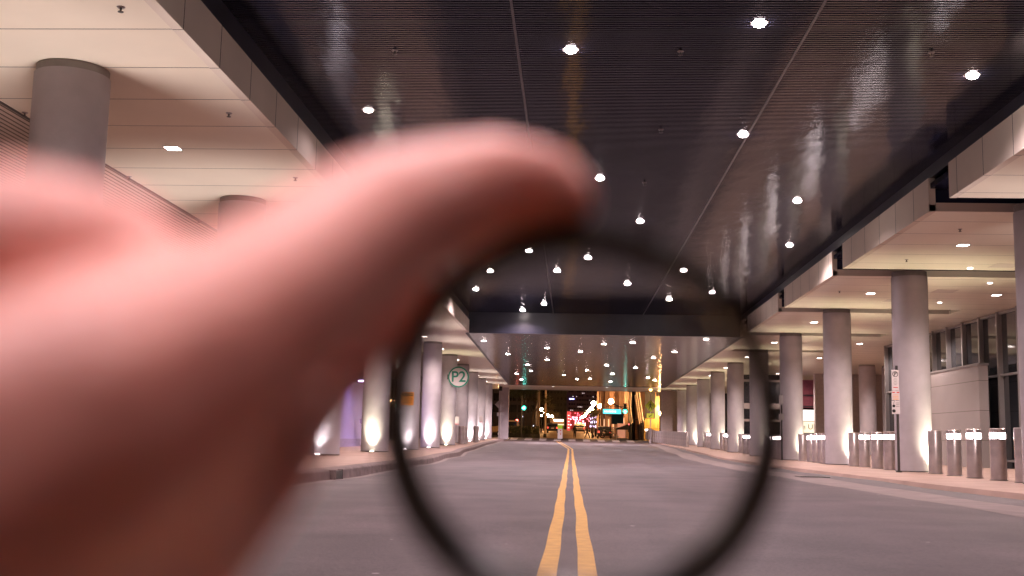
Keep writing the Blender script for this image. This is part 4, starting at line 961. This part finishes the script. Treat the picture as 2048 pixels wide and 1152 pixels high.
# white slanted canopy struts
sl = empty('slanted_frame', (at(1280, 860, Y=113).x, 113, gz(113)+.1), 'white slanted steel frame rising behind the dark mast', 'frame')
ox = sl.location.x
for (u0, v0, u1, v1) in [(1258, 845, 1262, 778), (1282, 846, 1272, 780), (1286, 843, 1277, 780), (1262, 848, 1254, 812), (1279, 848, 1270, 790), (1264, 846, 1258, 800)]:
    p0 = at(u0, v0, Y=113); p1 = at(u1, v1, Y=113)
    one('strut', lambda b: cyl(b, (p0.x-ox, 0, p0.z-gz(113)-.1), (p1.x-ox, 0, p1.z-gz(113)-.1), .10, n=10), mat('cream_steel', (.7, .58, .45), .5, noise=.1), sl)
one('ground_post', lambda b: (cyl(b, (-.9, 0, 0), (-.9, 0, 2.0), .07, n=10), cyl(b, (.2, 0, 0), (.2, 0, 2.0), .07, n=10), box2(b, -1.1, .5, -.05, .05, 1.9, 2.02)), M['steel_dark'], sl)
# awning + menu boards
p0 = at(1232, 857, Y=117); p1 = at(1257, 848, Y=117)
aw = empty('awning', (p0.x, 117.5, gz(117)), 'small black sloping awning left of the right signal pole', 'awning')
one('canopy', lambda b: prism(b, [(0, p0.z-gz(117)), (p1.x-p0.x, p1.z-gz(117)), (p1.x-p0.x, p0.z-gz(117)-.1), (0, p0.z-gz(117)-.12)], -.6, .6, 'Y'), M['black'], aw)
one('post', lambda b: [cyl(b, (x_, .5, 0), (x_, .5, p0.z-gz(117)), .03, n=8) for x_ in (.1, 1.2)], M['steel'], aw)
q = at(1243, 868, Y=119); bd2 = empty('menu_board', (q.x, 119.2, gz(119)+.1), 'orange lit board under the black awning', 'board')
one('panel', lambda b: box2(b, -.42, .42, 0, .06, .1, 1.6), emi('board_glow', (1, .42, .25), .5), bd2); one('frame', lambda b: (box2(b, -.46, -.42, -.01, .07, 0, 1.65), box2(b, .42, .46, -.01, .07, 0, 1.65)), M['sign_back'], bd2)
q = at(1231, 868, Y=119); bf = empty('white_barrier', (q.x, 119.2, gz(119)+.1), 'white slatted barrier left of the orange board', 'barrier')
one('slats', lambda b: [box2(b, -.3+.15*k, -.24+.15*k, 0, .04, .05, 1.25) for k in range(5)], M['sign_white'], bf); one('rail', lambda b: (box2(b, -.33, .4, -.02, 0, 1.1, 1.2), box2(b, -.33, .4, -.02, 0, .2, .3)), M['sign_white'], bf)
q = at(1284, 866, Y=118); zs_ = empty('striped_stand', (q.x+.1, 118.4, gz(118)+.1), 'black and white striped stand behind the standing person', 'stand')
one('board', lambda b: box2(b, -.33, .33, 0, .05, 0, 1.75), M['sign_white'], zs_)
one('stripes', lambda b: [box(b, (.02, -.006, .12+.15*k), (.62, .012, .07)) for k in range(11)], M['black'], zs_)
q = at(1193, 868, Y=160); bn2 = empty('litter_bin', (q.x, 160, gz(160)+.1), 'dark round litter bin on the right kerb of the far street', 'bin')
one('body', lambda b: lathe_closed(b, [(.26, 0), (.32, .9), (.30, 1.0)], 20), M['black'], bn2, True); one('lid', lambda b: lathe_closed(b, [(.33, 1.0), (.30, 1.12), (.1, 1.2)], 20), M['steel_dark'], bn2, True)

# ------------------------------------------------------------------ the ring and the hand (close to the camera)
def C(u, v, d):                     # millimetres in the holder's frame from photo measurements -> metres
    return Vector(((u-1024)/FPX*d/1000, -(v-576)/FPX*d/1000, -d/1000))
fr = empty('lens_filter', (0, 0, 0), 'blurred black round filter ring held close in front of the camera', 'lens filter')
rc = C(1161, 850, 185)
RM = CM @ Matrix.Translation(rc) @ Matrix.Rotation(R(6), 4, 'X') @ Matrix.Rotation(R(-5), 4, 'Y')
fr.matrix_world = RM
def ringm(b):
    r0, r1 = .0282, .0333
    lathe(b, [(r0, -.003), (r0+.0002, .0), (r0+.0008, .0005), (r0+.0008, .0030), (r1, .0032), (r1, .0008), (r1-.0004, .0004), (r1-.0004, -.0026), (r0, -.003)], 96)
one('rim', ringm, M['ring'], fr, True)
gm = bpy.data.materials.new('clear_filter_glass'); gm.use_nodes = True; gt = gm.node_tree; gt.nodes.remove(gt.nodes['Principled BSDF'])
tr = gt.nodes.new('ShaderNodeBsdfTransparent'); tr.inputs[0].default_value = (.97, .97, .97, 1); gl = gt.nodes.new('ShaderNodeBsdfGlossy'); gl.inputs['Roughness'].default_value = .02
mxs = gt.nodes.new('ShaderNodeMixShader'); mxs.inputs[0].default_value = .015
gt.links.new(tr.outputs[0], mxs.inputs[1]); gt.links.new(gl.outputs[0], mxs.inputs[2]); gt.links.new(mxs.outputs[0], gt.nodes['Material Output'].inputs[0])
one('glass', lambda b: bmesh.ops.create_circle(b, cap_ends=True, segments=96, radius=.0293), gm, fr)

hand = empty('person', (0, 0, 0), "blurred pink hand of the photographer holding up the black ring", 'hand')
hand.matrix_world = CM
def chain(b, pts, steps=7):
    for (a, ra), (c, rc_) in zip(pts, pts[1:]):
        for i in range(steps+1):
            t_ = i/steps; r = ra+(rc_-ra)*t_
            bmesh.ops.create_icosphere(b, subdivisions=2, radius=r/1000, matrix=Matrix.Translation(a.lerp(c, t_)))
def handmesh(b):
    V = lambda u, v, d: C(u, v, d)
    # index finger and its metacarpal: tip resting on the top of the ring
    chain(b, [(V(1112, 400, 186), 7.0), (V(1075, 385, 187), 8.6), (V(985, 372, 186), 9.3), (V(860, 410, 173), 10.4), (V(740, 455, 158), 11.0), (V(620, 545, 144), 11.3), (V(500, 635, 132), 11.8), (V(330, 745, 121), 13.4), (V(100, 870, 111), 15.8), (V(-150, 1000, 105), 18)])
    # thumb under the ring's left rim
    chain(b, [(V(795, 550, 186), 7.5), (V(722, 612, 182), 9.0), (V(632, 700, 172), 10.4), (V(528, 800, 158), 11.8), (V(430, 900, 143), 13.6), (V(270, 1020, 138), 17.0), (V(60, 1140, 132), 20)])
    # middle finger folded behind: the hump on the left
    chain(b, [(V(-250, 1000, 120), 15), (V(-150, 700, 128), 14.5), (V(0, 575, 131), 15.2), (V(160, 590, 135), 14.6), (V(260, 655, 165), 10), (V(120, 760, 178), 8.8), (V(0, 850, 165), 8)])
    # ring finger folded
    chain(b, [(V(-250, 1050, 128), 14), (V(-100, 800, 146), 13), (V(20, 740, 155), 11.5), (V(90, 760, 190), 9), (V(20, 860, 196), 8.2), (V(-60, 930, 182), 7.5)])
    # little finger folded
    chain(b, [(V(-250, 1150, 134), 13), (V(-120, 930, 160), 11), (V(-20, 880, 172), 9.5), (V(40, 890, 200), 7.8), (V(-20, 970, 205), 7.2), (V(-80, 1020, 192), 6.6)])
    # palm
    chain(b, [(V(330, 745, 121), 13.4), (V(150, 1130, 138), 19)], 10)
    chain(b, [(V(100, 870, 112), 15.8), (V(-100, 1260, 124), 20)], 10)
    chain(b, [(V(-250, 1000, 120), 15), (V(-250, 1250, 112), 20)], 8)
    # wrist and forearm going down and back to the photographer
    w0 = V(-100, 1270, 120); w1 = Vector((-.110, -.115, -.075)); w2 = Vector((-.20, -.24, .03))
    chain(b, [(w0, 24), (V(-300, 1380, 108), 22), (w1, 25), (Vector((-.15, -.17, -.03)), 29), (w2, 36)], 10)
def make_hand():
    bm = bmesh.new(); handmesh(bm); me = bpy.data.meshes.new('hand'); bm.to_mesh(me); bm.free()
    o = bpy.data.objects.new('tmp', me); COL.objects.link(o)
    r_ = o.modifiers.new('r', 'REMESH'); r_.mode = 'VOXEL'; r_.voxel_size = .0011
    s_ = o.modifiers.new('s', 'SMOOTH'); s_.iterations = 14; s_.factor = .5
    dg = bpy.context.evaluated_depsgraph_get(); nm = bpy.data.meshes.new_from_object(o.evaluated_get(dg)); bpy.data.objects.remove(o)
    nm.materials.clear(); nm.materials.append(M['skin']); nm.polygons.foreach_set('use_smooth', [True]*len(nm.polygons))
    h = bpy.data.objects.new('hand', nm); COL.objects.link(h); h.parent = hand
    return h
make_hand()
def nail(c, axis, up, L=.011, W_=.010):
    axis = axis.normalized(); up = (up-axis*up.dot(axis)).normalized(); side = axis.cross(up)
    bm = bmesh.new(); rows = []
    for i in range(7):
        rows.append([bm.verts.new(c+axis*(L*(i/6-.5))+side*(W_/2*(j/4-1)*(1 if i < 6 else .75))-up*(.0022*(j/4-1)**2)) for j in range(9)])
    for r0, r1 in zip(rows, rows[1:]):
        for j in range(8): bm.faces.new((r0[j], r0[j+1], r1[j+1], r1[j]))
    return finish('nail', bm, M['nail'], hand, True)
nail(C(1085, 385, 187)+Vector((.0, .0060, -.0062)), C(1112, 400, 186)-C(985, 372, 186), Vector((.2, .65, -.7)))
nail(C(745, 612, 182)+Vector((-.002, .0, -.0090)), C(800, 560, 186)-C(735, 620, 182), Vector((-.2, 0, -1)))
one('sleeve', lambda b: cyl(b, (-.17, -.20, .0), (-.32, -.42, .22), .052, .075, n=40), M['sleeve'], hand, True)
